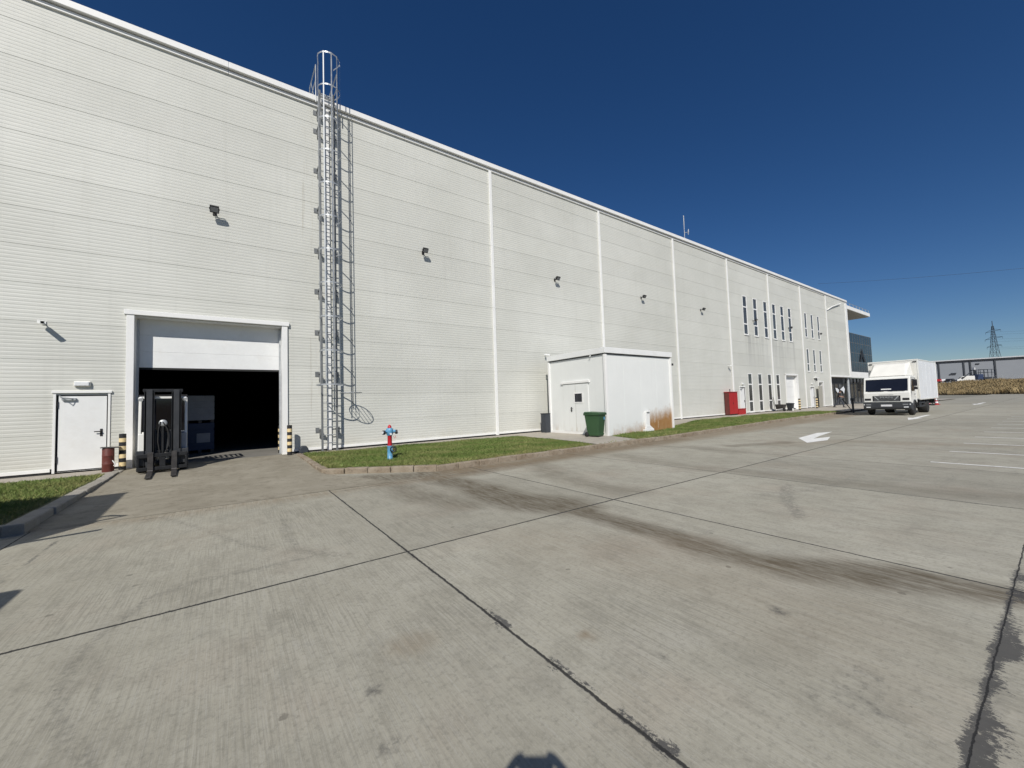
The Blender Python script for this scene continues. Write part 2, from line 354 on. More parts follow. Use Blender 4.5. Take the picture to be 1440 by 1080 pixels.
def text(body, size, m, name, parent, loc, rot, depth=.004, sx=1.):
    cu = bpy.data.curves.new(name, 'FONT'); cu.body = body; cu.size = size; cu.extrude = depth; cu.align_x = 'CENTER'; cu.align_y = 'CENTER'
    t = bpy.data.objects.new('tmp_text', cu); C.objects.link(t)
    bpy.context.view_layer.update()
    me = bpy.data.meshes.new_from_object(t); bpy.data.objects.remove(t)
    me.materials.clear(); me.materials.append(m)
    o = bpy.data.objects.new(name, me); C.objects.link(o); o.parent = parent; o.location = loc; o.rotation_euler = rot; o.scale = (sx, 1, 1)
    return o
LOT = -.14
# ================================================================ SETTING: ground
def sheet(name, poly, z, m, kind='structure'):
    me = bpy.data.meshes.new(name); me.from_pydata([(*p, z) if len(p) == 2 else p for p in poly], [], [tuple(range(len(poly)))])
    me.materials.append(m); o = bpy.data.objects.new(name, me); C.objects.link(o); o['kind'] = kind; return o
sheet('ground', [(-1500, -2500), (4000, -2500), (4000, 2500), (-1500, 2500)], -.30, M['asphalt'])
# the lot: a fine sheet near the camera that carries stain masks, plus coarse surroundings (one mesh)
def seg_mask(P, pts, half, soft):
    d = np.full(P.shape[:2], 1e9)
    w_ = half if isinstance(half, (list, tuple)) else [half]*len(pts)
    best = np.zeros(P.shape[:2])
    for i in range(len(pts)-1):
        a = np.array(pts[i], float); b = np.array(pts[i+1], float); ab = b-a
        t = np.clip(((P-a)@ab)/(ab@ab), 0, 1); q = a+t[..., None]*ab
        dist = np.hypot(*(np.moveaxis(P-q, -1, 0))); ww = w_[i]+t*(w_[i+1]-w_[i])
        best = np.maximum(best, np.clip((ww+soft-dist)/soft, 0, 1))
    return best
def wobble(P, s, a):
    x, y = P[..., 0], P[..., 1]
    return a*(np.sin(x*s*1.3+np.sin(y*s*.7)*2)+np.sin(y*s*1.9+np.sin(x*s*1.1)*2)+.5*np.sin((x+y)*s*3.7))/2.5
def build_lot():
    xs = np.concatenate([np.arange(-40, -8, 4.), np.arange(-8, 6.5, .05), np.arange(6.5, 14, .1), np.arange(14, 48, .25), np.arange(48, 182, 4.)])
    ys = np.concatenate([np.arange(-90, -4, 6.), np.arange(-4, -.5, .25), np.arange(-.5, 10.9, .06), [10.9]])
    X, Y = np.meshgrid(xs, ys); P = np.stack([X, Y], -1)
    P2 = P+np.stack([wobble(P, 1.7, .09), wobble(P+5, 1.3, .09)], -1)
    brown = seg_mask(P2, [(3.75, 8.9), (3.85, 7.9), (3.85, 6.9), (3.86, 5.7), (3.95, 5.1), (4.2, 4.7), (4.26, 4.3)], [.2, .2, .2, .26, .32, .3, .2], .36)*.82
    brown = np.maximum(brown, seg_mask(P2, [(4.26, 4.3), (4.22, 3.6), (4.2, 3.0), (4.14, 2.5), (4.16, 1.9), (4.26, 1.5), (4.5, 1.15), (4.72, .85), (4.9, .38)], [.16, .12, .1, .11, .12, .17, .22, .2, .08], .22)*.82)
    brown = np.maximum(brown, seg_mask(P2, [(2.8, 8.5), (2.8, 7.1), (2.95, 6.4), (3.1, 5.8)], .15, .4)*.5)
    brown = np.maximum(brown, seg_mask(P2, [(1.9, 9.8), (3.1, 8.85), (4.6, 8.4), (8, 8.7), (14, 8.8)], .14, .5)*.7)
    brown = np.maximum(brown, seg_mask(P2, [(9.2, 7.6), (8.7, 5.3), (8.85, 3.3), (9.0, 1.4), (9.4, .4)], [.12, .1, .14, .1, .1], .4)*.34)
    brown = np.maximum(brown, seg_mask(P2, [(6.6, 8.2), (5.9, 6.6), (5.6, 5.4), (5.7, 4.6)], .1, .45)*.45)
    brown = np.maximum(brown, seg_mask(P2, [(11.5, 8.6), (12.2, 7.2), (11.9, 5.6)], .12, .5)*.35)
    brown = np.maximum(brown, seg_mask(P2, [(13.2, 6.3), (15.2, 5.6)], .16, .25)*.5)
    brown = np.maximum(brown, seg_mask(P2, [(2.6, 9.6), (3.6, 8.9), (5.2, 8.75)], .1, .35)*.75)
    ochre = seg_mask(P2, [(4.6, 8.7), (12, 8.75), (24, 9.2), (40, 9.5)], [.15, .2, .5, .6], .7)*.75
    ochre = np.maximum(ochre, seg_mask(P2, [(14.5, 5.4), (16.7, 4.3), (16.9, 2.5), (17.3, .6)], .25, .5)*.28)
    ochre = np.maximum(ochre, seg_mask(P2, [(-2, 8.5), (4.5, 8.3)], .05, .45)*.45)
    ochre = np.maximum(ochre, seg_mask(P2, [(3.0, 3.6), (3.6, 2.4), (3.5, 1.2)], .25, .7)*.22)
    ochre = np.maximum(ochre, seg_mask(P, [(1.985, 2.02), (2.02, 1.99)], .025, .02)*.9)
    ochre = np.maximum(ochre, seg_mask(P2, [(.95, 2.7), (1.05, 2.66)], .05, .12)*.35)
    mark = seg_mask(P, [(-.83, 8.3), (-.28, 7.06), (.1, 6.05), (.39, 5.42)], .004, .05)*.4
    for line in ([(.66, 6.86), (.61, 5.89), (.68, 5.17), (1.01, 4.7)], [(-.51, 2.7), (-.64, 2.99), (-.75, 3.31), (-.82, 3.66), (-.8, 4.08), (-.67, 4.41), (-.55, 4.79), (-.19, 4.94), (.28, 4.89), (.76, 4.89)]):
        mark = np.maximum(mark, seg_mask(P, line, .004, .05)*.42)
    for off in (0, .13, .3):
        mark = np.maximum(mark, seg_mask(P, [(7.83+off, 2.96), (7.1+off*.8, 2.7), (6.63+off*.6, 2.47), (6.03+off*.4, 2.12)], .02, .05)*.45)
    for p, r in (((.65, 2.36), .025), ((.62, 1.96), .02), ((2.19, 1.56), .02), ((2.63, .61), .02), ((3.31, 1.33), .03), ((2.52, .89), .012), ((.2, 1.9), .02)):
        mark = np.maximum(mark, seg_mask(P, [p, (p[0]+.03, p[1]+.01)], r, .02)*.8)
    for o_ in range(4):
        mark = np.maximum(mark, seg_mask(P, [(2.58+o_*.12, .70), (2.62+o_*.12, .82)], .012, .04)*.4)
    for k in range(26):
        a = rng.uniform(0, 2*math.pi); r0 = rng.uniform(3, 9); c0 = (rng.uniform(6, 30), rng.uniform(-4, 10)); aa = np.linspace(a, a+rng.uniform(.3, .9), 7)
        mark = np.maximum(mark, seg_mask(P, [(c0[0]+r0*math.cos(q), c0[1]+r0*math.sin(q)) for q in aa], .04, .12)*rng.uniform(.1, .3))
    tx = np.clip((X-2.0)/.5, 0, 1)*np.clip((6.6-X)/1.6, 0, 1)
    tw = .10+.05*np.sin(X*5.1)+.04*np.sin(X*13+1)
    tar = np.where(Y < .34, np.clip(1.25-(.34-Y)/np.maximum(tw, .02)*.9, 0, 1), np.clip(1.0-(Y-.34)/.06, 0, 1)*.85)*tx
    tar = np.maximum(tar, seg_mask(P, [(1.63, 4.2), (1.63, 3.1)], .01, .045)*.6)
    tar = np.maximum(tar, seg_mask(P, [(1.63, 3.1), (1.63, .9)], .004, .03)*.45)
    for a, b in ((2.72, 2.41), (1.94, 1.65), (1.4, 1.1)):
        tar = np.maximum(tar, seg_mask(P, [(1.64, a), (1.635, b)], .015, .05)*.75)
    nx, ny = len(xs), len(ys)
    V = np.stack([X, Y, np.full_like(X, LOT)], -1).reshape(-1, 3)
    i = np.arange(nx-1); j = np.arange(ny-1); I, J = np.meshgrid(i, j); q = (J*nx+I).ravel()
    Fc = np.stack([q, q+1, q+nx+1, q+nx], -1)
    return raw('parking_lot', V, Fc, M['concrete'], {'brown': brown, 'ochre': ochre, 'mark': mark, 'tar': tar})
def raw(name, V, Fc, m, attrs={}):
    me = bpy.data.meshes.new(name); nv, nf, k = len(V), len(Fc), Fc.shape[1]
    me.vertices.add(nv); me.vertices.foreach_set('co', np.ascontiguousarray(V, np.float32).ravel())
    me.loops.add(nf*k); me.loops.foreach_set('vertex_index', Fc.astype(np.int32).ravel())
    me.polygons.add(nf); me.polygons.foreach_set('loop_start', np.arange(nf, dtype=np.int32)*k)
    me.update(calc_edges=True); me.validate()
    for a, d in attrs.items():
        at = me.attributes.new(a, 'FLOAT', 'POINT'); at.data.foreach_set('value', d.astype(np.float32).ravel())
    me.materials.append(m); o = bpy.data.objects.new(name, me); C.objects.link(o); return o
tag(build_lot(), kind='structure')
# painted marks
def paintmark(name, poly, label, group, cat='road marking'):
    me = bpy.data.meshes.new(name); me.from_pydata([(*p, LOT+.004) for p in poly], [], [tuple(range(len(poly)))]); me.materials.append(M['paint'])
    o = bpy.data.objects.new(name, me); C.objects.link(o); return tag(o, label, cat, group)
paintmark('painted_arrow', [(15.4, 5.03), (16.9, 5.78), (19.4, 5.98), (20.3, 5.72), (18.1, 5.50), (16.95, 5.33), (17.9, 5.12), (16.6, 4.83)], 'bent white arrow painted on the concrete beside the long grass verge', 'arrows painted on the lot')
paintmark('painted_arrow', [(30.1, 5.1), (32.6, 5.55), (32.6, 5.32), (36.4, 5.32), (36.4, 5.1), (32.6, 5.1), (32.5, 4.9)], 'white arrow painted on the concrete in front of the parked box lorry', 'arrows painted on the lot')
paintmark('painted_arrow', [(59.4, 5.35), (62.9, 5.8), (62.9, 5.5), (68.4, 5.5), (68.4, 5.25), (62.9, 5.25), (62.9, 5.0)], 'small far white arrow on the concrete beyond the parked lorry', 'arrows painted on the lot')
for k in range(10):
    x = 12.7+2.45*k
    nm = ['nearest', 'second nearest', 'third nearest', 'fourth nearest', 'fifth nearest', 'sixth nearest', 'seventh nearest', 'eighth nearest', 'ninth nearest', 'farthest'][k]
    paintmark('bay_line', [(x-.05, -3.2), (x+.05, -3.2), (x+.05, 1.85), (x-.05, 1.85)], 'white parking bay line at the right edge, %s of the row' % nm, 'parking bay lines', 'bay line')
# driveway up to the gate
sheet('driveway', [(-2.36, 8.62, LOT+.004), (2.9, 8.5, LOT+.005), (1.9, 10.6, -.10), (1.9, 15.575, -.02), (-2.36, 15.575, -.02)], 0, M['drive'])
drv = bpy.data.objects['driveway']
# verge kerbs, as runs of kerb stones
def kerb(name, line, w_, side, z0, z1, m, label, step=.62):
    th = thing(name, label, 'kerb', (line[0][0], line[0][1], z0))
    off = Vector(th.location)
    mb = MB(); gap = .012
    pts = [Vector((*p, 0)) for p in line]
    for i in range(len(pts)-1):
        a, b = pts[i], pts[i+1]; d = b-a; L = d.length; d.normalize(); nn = Vector((-d.y, d.x, 0))*side
        n_ = max(1, round(L/step)); s = L/n_
        for k in range(n_):
            p = a+d*(k*s+gap/2); q = a+d*((k+1)*s-gap/2); j = random.uniform(-.012, .008); jj = random.uniform(-.012, .012)
            vs = []
            for (pp, u) in ((p, 0), (q, 0), (q, 1), (p, 1)):
                vs.append(pp+nn*(w_*u+jj)-off)
            lo = [Vector((v_.x, v_.y, z0-.1-off.z)) for v_ in vs]; hi = [Vector((v_.x, v_.y, z1+j-off.z)) for v_ in vs]
            mb.add(lo+hi, [(0, 1, 2, 3), (4, 7, 6, 5), (0, 4, 5, 1), (1, 5, 6, 2), (2, 6, 7, 3), (3, 7, 4, 0)])
    mb.build('kerb_stones', m, th, .022, 2)
    return th
KR = [(1.88, 15.3), (1.86, 10.75), (4.15, 9.05), (15.2, 9.15), (22, 9.65), (28, 10.05), (37.0, 10.2), (39.6, 10.25)]
kerb('kerb', KR, .17, 1, LOT, 0.0, M['kerb'], 'brown stained concrete kerb round the long grass verge')
kerb('kerb', [(-2.30, 15.2), (-2.30, 8.55)], .22, -1, LOT, 0.0, M['kerbgrey'], 'grey kerb along the left side of the driveway by the forklift')
kerb('kerb', [(-2.52, 8.55), (-30, 8.55)], .22, -1, LOT, 0.0, M['kerbgrey'], 'grey kerb end in deep shade at the left edge of the photo')
# verge soil
GZ = -.03
vr = [(2.03, 14.95), (2.03, 10.8), (4.2, 9.21), (15.2, 9.3), (22, 9.8), (28, 10.2), (37, 10.35), (39.4, 10.4), (39.4, 12.2), (12.7, 12.4)]
sheet('lawn_soil', [(2.0, 15.0), (2.0, 10.85), (4.2, 9.2), (15.2, 9.3), (22, 9.8), (28, 10.2), (39.5, 10.4), (39.5, 12.6), (17.6, 13.6), (12.85, 15.0)], GZ, M['soil'])
sheet('lawn_soil', [(-2.5, 14.6), (-2.5, 8.7), (-30, 8.7), (-30, 14.6)], GZ, M['soil'])
sheet('pavement', [(2.0, 15.6), (2.0, 15.1), (8, 14.75), (10.6, 14.3), (10.5, 11.2), (10.2, 9.2), (12.35, 9.2), (12.9, 11.2), (17.6, 11.6), (24, 13.9), (33, 13.8), (39.5, 12.4), (39.5, 10.3), (95, 10.3), (95, 34), (55, 34), (55, 15.6)], GZ+.012, M['apron'])
sheet('pavement', [(-2.3, 15.6), (-30, 15.6), (-30, 14.5), (-2.45, 14.5)], GZ+.012, M['apron'])
# ---- lawn blades
def blades(name, n, region, h0, h1, wd, m, z, label, tintf=None, lean=.5, clump=0):
    x0, x1, y0, y1, inside = region
    x = rng.uniform(x0, x1, n*2); y = rng.uniform(y0, y1, n*2)
    k = inside(x, y); x, y = x[k][:n], y[k][:n]; n = len(x)
    a = rng.uniform(0, 2*math.pi, n); hh = rng.uniform(h0, h1, n)*(1+.25*np.sin(x*2.1)*np.sin(y*3.3)); ww = wd*rng.uniform(.6, 1.3, n)
    lx, ly = rng.normal(0, lean, n)*hh, rng.normal(0, lean, n)*hh
    zz = z(x, y) if callable(z) else np.full(n, z)
    dx, dy = np.cos(a)*ww, np.sin(a)*ww
    V = np.stack([np.stack([x-dx, y-dy, zz], -1), np.stack([x+dx, y+dy, zz], -1),
                  np.stack([x+lx*.45+dx*.6, y+ly*.45+dy*.6, zz+hh*.6], -1), np.stack([x+lx, y+ly, zz+hh], -1), ], 1).reshape(-1, 3)
    i = np.arange(n)*4; Fc = np.stack([i, i+1, i+2, i+3], -1)
    t = rng.random(n)**2*.8 if tintf is None else tintf(x, y)*rng.uniform(.4, 1.2, n)
    o = raw(name, V, Fc, m, {'tint': np.repeat(np.clip(t, 0, 1), 4)})
    return tag(o, label, 'grass', None, 'stuff')
def inpoly(poly):
    px = np.array(poly, float)
    def f(x, y):
        c = np.zeros(len(x), bool); j = len(px)-1
        for i in range(len(px)):
            xi, yi, xj, yj = *px[i], *px[j]
            c ^= ((yi > y) != (yj > y)) & (x < (xj-xi)*(y-yi)/(yj-yi+1e-12)+xi); j = i
        return c
    return f
pl = inpoly([(2.05, 14.9), (2.05, 10.85), (4.22, 9.24), (9.9, 9.3), (10.25, 11.2), (10.3, 12.5), (10.4, 14.1), (8, 14.6)])
def tint1(x, y): return np.clip(.35+.5*np.sin(x*1.7+y)*np.sin(y*2.3)+.4*np.sin(x*4.3-y*3.1)*np.sin(y*5.3+x), 0, 1)*.6+.6*(rng.random(len(x)) > .86)+.5*np.exp(-np.abs(y-9.3)/.25)+.35*np.exp(-np.abs(x-2.1)/.3)
blades('lawn_grass', 150000, (2, 10.5, 9.2, 15, pl), .025, .085, .004, M['grass'], GZ, 'green lawn between the driveway and the white kiosk, round the hydrant', tint1)
pl2 = inpoly([(12.45, 9.35), (15.2, 9.35), (22, 9.85), (28, 10.25), (39.4, 10.45), (39.4, 12.3), (33, 13.7), (24, 13.8), (17.7, 11.55), (17.7, 11.1), (12.95, 11.1)])
blades('lawn_grass', 90000, (12.4, 39.5, 9.3, 13.9, pl2), .035, .10, .007, M['grass'], GZ, 'long green lawn strip from the kiosk to the parked lorry', tint1)
pl3 = inpoly([(-2.56, 14.35), (-2.6, 8.8), (-12, 8.8), (-12, 14.4)])
blades('lawn_grass', 70000, (-8, -2.5, 8.8, 14.4, pl3), .025, .08, .004, M['grass'], GZ, 'green lawn at the left edge below the white door', lambda x, y: np.clip(.3+.5*np.sin(x*2.7+y)*np.sin(y*2.3), 0, 1)*.5+.6*(rng.random(len(x)) > .8)+.5*np.exp(-np.abs(x+2.55)/.25))
def on_edge(pts, wdt):
    f = [(np.array(a, float), np.array(b, float)) for a, b in zip(pts[:-1], pts[1:])]
    def g(x, y):
        P_ = np.stack([x, y], -1); m_ = np.full(len(x), 9.)
        for a, b in f:
            t_ = np.clip(((P_-a)@(b-a))/((b-a)@(b-a)), 0, 1); q = a+t_[:, None]*(b-a); m_ = np.minimum(m_, np.hypot(*(P_-q).T))
        return m_ < wdt*(.5+.5*np.sin(x*3.1+y*2.3)*np.sin(x*7.7-y*5.1)+.25*np.sin(x*17+y*13))
    return g
blades('verge_tufts', 26000, (2, 40, 9.1, 15, on_edge([(2.05, 14.8), (2.03, 10.85), (4.22, 9.2), (15.2, 9.3), (22, 9.8), (28, 10.2), (39.4, 10.4)], .075)), .03, .11, .004, M['grass'], GZ+.01, 'ragged tufts of grass and straw leaning over the verge kerb', lambda x, y: .35+.5*rng.random(len(x)), .8)
def weed(x, y, s, lab):
    mb = MB()
    for k in range(14):
        a = random.uniform(0, 6.28); r = random.uniform(.3, 1)*s; h = random.uniform(.4, 1)*s*1.3
        c, d = math.cos(a), math.sin(a)
        mb.add([(0, 0, 0), (c*r*.5-d*.012, d*r*.5+c*.012, h*.7), (c*r, d*r, h), (c*r*.5+d*.012, d*r*.5-c*.012, h*.7)], [(0, 1, 2, 3)])
    o = mb.build('weed', M['weed']); o.location = (x, y, GZ); tag(o, lab, 'weed', 'weeds in the lawn')
M['weed'] = mat('weed_leaf', (.32, .42, .14), .7)
weed(2.35, 10.75, .09, 'pale weed in the lawn corner near the driveway kerb, nearest the gate')
weed(2.62, 10.5, .06, 'small pale weed just right of the larger one in the lawn corner')
weed(-2.75, 11.3, .07, 'pale weed by the left driveway kerb')
# ---- far dry bank, yard behind it
bd = Vector((33, 16.4)).normalized(); bn_ = Vector((bd.y, -bd.x))          # along the bank foot, and up-slope
def bankpt(t, s, z): p = Vector((145, 5.6))+bd*t+bn_*s; return (p.x, p.y, z)
TB = [(-190, 60)]
mb = MB(); ss = [(0, LOT-.02), (2, .4), (6, 1.5), (10, 2.5), (14, 3.2), (18, 4.0), (400, 4.05)]
for a, b in zip(ss[:-1], ss[1:]):
    for t0 in range(-240, 160, 20):
        mb.add([bankpt(t0, a[0], a[1]), bankpt(t0+20, a[0], a[1]), bankpt(t0+20, b[0], b[1]), bankpt(t0, b[0], b[1])], [(0, 1, 2, 3)])
o = mb.build('bank', M['drysoil']); tag(o, kind='structure')
n = 90000
t = rng.uniform(-60, 110, n); s = rng.uniform(.2, 14, n)**1
px_ = 145+bd.x*t+bn_.x*s; py_ = 5.6+bd.y*t+bn_.y*s; pz = np.interp(s, [q[0] for q in ss], [q[1] for q in ss])
hh = rng.uniform(.5, 1.15, n)*(1+.25*np.sin(t*.35)+.2*np.sin(t*.13+1)); ww = rng.uniform(.02, .06, n); a = rng.uniform(0, 6.28, n)
lx, ly = rng.normal(0, .22, n)*hh, rng.normal(0, .22, n)*hh; dx, dy = np.cos(a)*ww, np.sin(a)*ww
V = np.stack([np.stack([px_-dx, py_-dy, pz-.05], -1), np.stack([px_+dx, py_+dy, pz-.05], -1), np.stack([px_+lx*.5+dx*1.3, py_+ly*.5+dy*1.3, pz+hh*.7], -1), np.stack([px_+lx, py_+ly, pz+hh], -1)], 1).reshape(-1, 3)
i = np.arange(n)*4
tt = np.clip(.5+.5*np.sin(t*.5+s*.3)*np.sin(t*.17)+rng.normal(0, .3, n), 0, 1)
tag(raw('dry_grass', V, np.stack([i, i+1, i+2, i+3], -1), M['dry'], {'tint': np.repeat(tt, 4)}), 'tall dry brown grass on the bank beyond the lot', 'grass', None, 'stuff')
# ================================================================ WAREHOUSE
WY = 15.58; TOP = 12.75
hall = thing('warehouse', 'long pale ribbed warehouse with white trim and a glass entrance wing at its far end', 'building', (0, WY, 0))
def part(mb, name, m, parent=None, bev=0, label=None, seg=2):
    """build geometry given in world coordinates under a thing standing at some place"""
    p = parent or hall
    q = Vector(p.location); r = p
    while r.parent: r = r.parent; q = q+Vector(r.location)
    mb.v = [(x-q.x, y-q.y, z-q.z) for x, y, z in mb.v]
    o = mb.build(name, m, p, bev, seg)
    if label: o['label'] = label
    return o
holes = [(-2.2, 1.5, -.06, 4.33, 'gate'), (-3.70, -2.72, 0.02, 2.06, 'door')]
UPX = [35.9, 37.83, 39.87, 41.72, 43.55, 45.35]; LOX = [36.08, 37.97, 39.9, 41.67]; MIX = [49.5, 51.3, 53.2]
for x in UPX: holes.append((x-.34, x+.34, 6.7, 9.95, 'w3'))
for x in LOX: holes.append((x-.34, x+.34, .13, 3.3, 'w3'))
for x in MIX: holes += [(x-.28, x+.28, 7.45, 9.95, 'w2'), (x-.28, x+.28, 3.83, 6.14, 'w2')]
holes += [(43.45, 46.2, -.02, 3.3, 'garage'), (34.15, 35.02, .03, 2.13, 'door'), (49.5, 50.6, .03, 2.1, 'door'), (52.0, 53.3, .03, 2.6, 'open')]
XE = 55.95                                                         # here the end wing begins
def profile(z0, z1):
    """(y offset, z) list of the ribbed sheet between two heights"""
    out = []; zs = [z0]
    k = math.floor(z0)
    while k <= z1:
        zs += [k+.003, k+.009, k-.003, k-.009]
        for r in range(1, 10): b = k+r/10; zs += [b-.022, b-.012, b+.012, b+.022]
        k += 1
    zs = sorted(z for z in zs if z0 < z < z1); zs = [z0]+zs+[z1]
    for z in zs:
        f = z-math.floor(z+.5); 
        if abs(f) < .0091: y = .010 if abs(f) < .005 else 0
        else:
            g = (z*10)-round(z*10); y = .003 if abs(g) < .13 else 0
        out.append((y, z))
    return out
mb = MB(); xs = sorted({-30., XE, *[h[0] for h in holes], *[h[1] for h in holes]})
for a, b in zip(xs[:-1], xs[1:]):
    cuts = sorted([(h[2], h[3]) for h in holes if h[0] <= a+1e-6 and h[1] >= b-1e-6])
    z = .12; rs = []
    for c0, c1 in cuts:
        if c0 > z: rs.append((z, c0))
        z = max(z, c1)
    rs.append((z, TOP))
    for z0, z1 in rs:
        pf = profile(z0, z1); vs = [(x, WY+y, zz) for y, zz in pf for x in (a, b)]
        for i in range(len(pf)-1):
            dark = pf[i][0] > .01 and pf[i+1][0] > .01
            mb.add([vs[2*i], vs[2*i+1], vs[2*i+3], vs[2*i+2]], [(0, 1, 2, 3)], 1 if dark else 0)
part(mb, 'wall', [M['clad'], M['seam']])
# hole reveals (wall thickness)
for h in holes:
    mb = MB(); d = {'w3': .08, 'w2': .08, 'door': .07, 'gate': .42, 'garage': .3, 'open': 1.2}[h[4]]
    x0, x1, z0, z1 = h[:4]; y0, y1 = WY+.001, WY+d
    mb.add([(x0, y0, z0), (x0, y1, z0), (x0, y1, z1), (x0, y0, z1)], [(0, 1, 2, 3)]); mb.add([(x1, y0, z0), (x1, y1, z0), (x1, y1, z1), (x1, y0, z1)], [(0, 1, 2, 3)])
    mb.add([(x0, y0, z1), (x1, y0, z1), (x1, y1, z1), (x0, y1, z1)], [(0, 1, 2, 3)])
    if h[4] != 'gate': mb.add([(x0, y0, z0), (x1, y0, z0), (x1, y1, z0), (x0, y1, z0)], [(0, 1, 2, 3)])
    part(mb, 'reveal', M['trim'])
# roof edge: white flashing, shadow gap, lower lip
mb = MB()
x = -30.
while x < 63.2:
    x2 = min(x+6, 63.25); mb.box(x, x2-.006, WY-.16, WY+.9, 12.80, 13.0); mb.box(x, x2-.006, WY-.06, WY+.2, 12.66, 12.765, 0); x = x2
part(mb, 'roof_trim', M['trim'], bev=.01)
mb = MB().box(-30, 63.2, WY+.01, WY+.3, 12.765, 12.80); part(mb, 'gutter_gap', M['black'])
for a, b in ((-30, -3.78), (-2.64, -2.37), (1.67, 34.05), (35.08, 43.3), (46.35, 49.42), (50.68, 51.9), (53.4, XE)):
    part(MB().box(a, b, WY-.03, WY+.01, .045, .13), 'skirting', M['trim'], bev=.004)
for a, b in ((-30, -3.78), (-2.64, -2.37), (1.67, 34.05), (35.08, 43.3), (46.35, 49.42), (50.68, 51.9), (53.4, XE)): part(MB().box(a, b, WY-.004, WY+.3, -.14, .044), 'plinth', M['black'])
# shell: roof, back, ends, floor
mb = MB(); mb.box(-30, 63.2, WY+.9, 52, 12.5, 12.7); part(mb, 'roof', M['roofsheet'])
mb = MB(); mb.box(-30, XE+.1, 52, 52.2, -.1, 12.7); mb.box(-30.2, -30, WY, 52, -.1, 12.7); mb.box(XE, XE+.1, WY+.2, 52, -.1, 12.7); part(mb, 'outer_wall', M['clad'])
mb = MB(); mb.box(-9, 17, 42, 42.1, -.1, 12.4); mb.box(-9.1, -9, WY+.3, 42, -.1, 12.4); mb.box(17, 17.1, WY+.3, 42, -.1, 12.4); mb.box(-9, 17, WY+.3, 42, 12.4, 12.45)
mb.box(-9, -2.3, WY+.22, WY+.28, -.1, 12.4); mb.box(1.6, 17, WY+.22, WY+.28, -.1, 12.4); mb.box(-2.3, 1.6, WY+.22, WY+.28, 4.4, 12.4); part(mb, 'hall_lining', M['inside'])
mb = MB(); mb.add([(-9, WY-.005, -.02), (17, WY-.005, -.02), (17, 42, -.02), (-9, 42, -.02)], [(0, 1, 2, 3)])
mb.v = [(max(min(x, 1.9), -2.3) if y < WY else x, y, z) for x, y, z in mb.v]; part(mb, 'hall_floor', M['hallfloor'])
# downpipes
for i, x in enumerate([2.98]+[10.23+7.605*k for k in range(7)]):
    z0 = 1.75 if i == 4 else .0
    mb = MB(); mb.box(x-.075, x+.075, WY-.075, WY-.002, z0, 12.66)
    for zz in (3.0, 6.0, 9.0): mb.box(x-.085, x+.085, WY-.08, WY-.003, zz, zz+.03)
    part(mb, 'downpipe', M['trim'], bev=.012)
# gate: frame, sectional leaf
for a in (-2.37, 1.5): part(MB().box(a, a+.17, WY-.06, WY-.002, -.06, 4.36), 'gate_frame', M['trim'], bev=.008)
mb = MB(); mb.box(-2.42, 1.72, WY-.085, WY-.002, 4.362, 4.50); part(mb, 'gate_lintel', M['trim'], bev=.01)
gate = part(MB().box(-2.3, 1.6, WY+.42, WY+.46, 3.36, 3.858), 'gate_leaf', M['white'], bev=.004)
for z0, z1 in ((3.86, 4.36), (2.88, 3.358)): part(MB().box(-2.3, 1.6, WY+.42, WY+.46, z0, z1), 'leaf_panel', M['white'], gate, .004)
part(MB().box(-2.3, 1.6, WY+.415, WY+.465, 2.82, 2.877), 'rubber_seal', M['rubber'], gate)
for a in (-2.21, 1.45): part(MB().box(a, a+.06, WY+.34, WY+.41, -.02, 4.3), 'gate_rail', M['steel'])
# steel doors
def door(x0, x1, z1, m, yy=WY+.03, hand='r', label=None):
    d = part(MB().box(x0+.03, x1-.03, yy, yy+.04, .05, z1-.03), 'door', m, bev=.004, label=label)
    mb = MB(); mb.box(x0-.05, x0, WY-.025, WY+.06, 0, z1+.05); mb.box(x1, x1+.05, WY-.025, WY+.06, 0, z1+.05); mb.box(x0-.08, x1+.08, WY-.05, WY+.06, z1+.052, z1+.11)
    part(mb, 'door_frame', M['trim'], bev=.004)
    hx = x1-.13 if hand == 'r' else x0+.13; s = -1 if hand == 'r' else 1
    mb = MB(); mb.box(hx-.025, hx+.025, yy-.012, yy-.001, .92, 1.12); mb.tube([(hx, yy-.01, 1.05), (hx, yy-.06, 1.05), (hx+s*.13, yy-.06, 1.05)], .013, 8); part(mb, 'handle', M['black'], d)
    for z in (.25, z1-.35): part(MB().box(x0+.005 if hand == 'r' else x1-.035, x0+.035 if hand == 'r' else x1-.005, yy-.025, yy-.002, z, z+.18), 'hinge', M['black'], d)
    mb = MB(); mb.box(x0+.1, x0+.36, yy-.06, yy-.002, z1-.14, z1-.08); mb.tube([(x0+.32, yy-.05, z1-.1), (x0+.16, yy-.2, z1-.07), (x0+.05, yy-.02, z1-.02)], .012, 6); part(mb, 'door_closer', M['steel'], d)
    return d
door(-3.70, -2.72, 2.06, M['white']); door(34.15, 35.02, 2.13, M['white']); door(49.5, 50.6, 2.1, M['white'])
# open beige door leaf and dark opening
part(MB().box(50.95, 52.0, WY-.32, WY-.27, 0, 2.25), 'door', M['beige'], bev=.004, label='beige door leaf standing open')
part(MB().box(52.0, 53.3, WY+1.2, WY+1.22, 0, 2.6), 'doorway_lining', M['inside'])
mb = MB(); mb.box(53.3, 53.46, WY-.05, WY-.002, 0, 2.7); mb.box(51.9, 52.0, WY-.05, WY-.002, 0, 2.7); mb.box(51.9, 53.46, WY-.05, WY-.002, 2.702, 2.8); part(mb, 'door_frame', M['trim'], bev=.005)
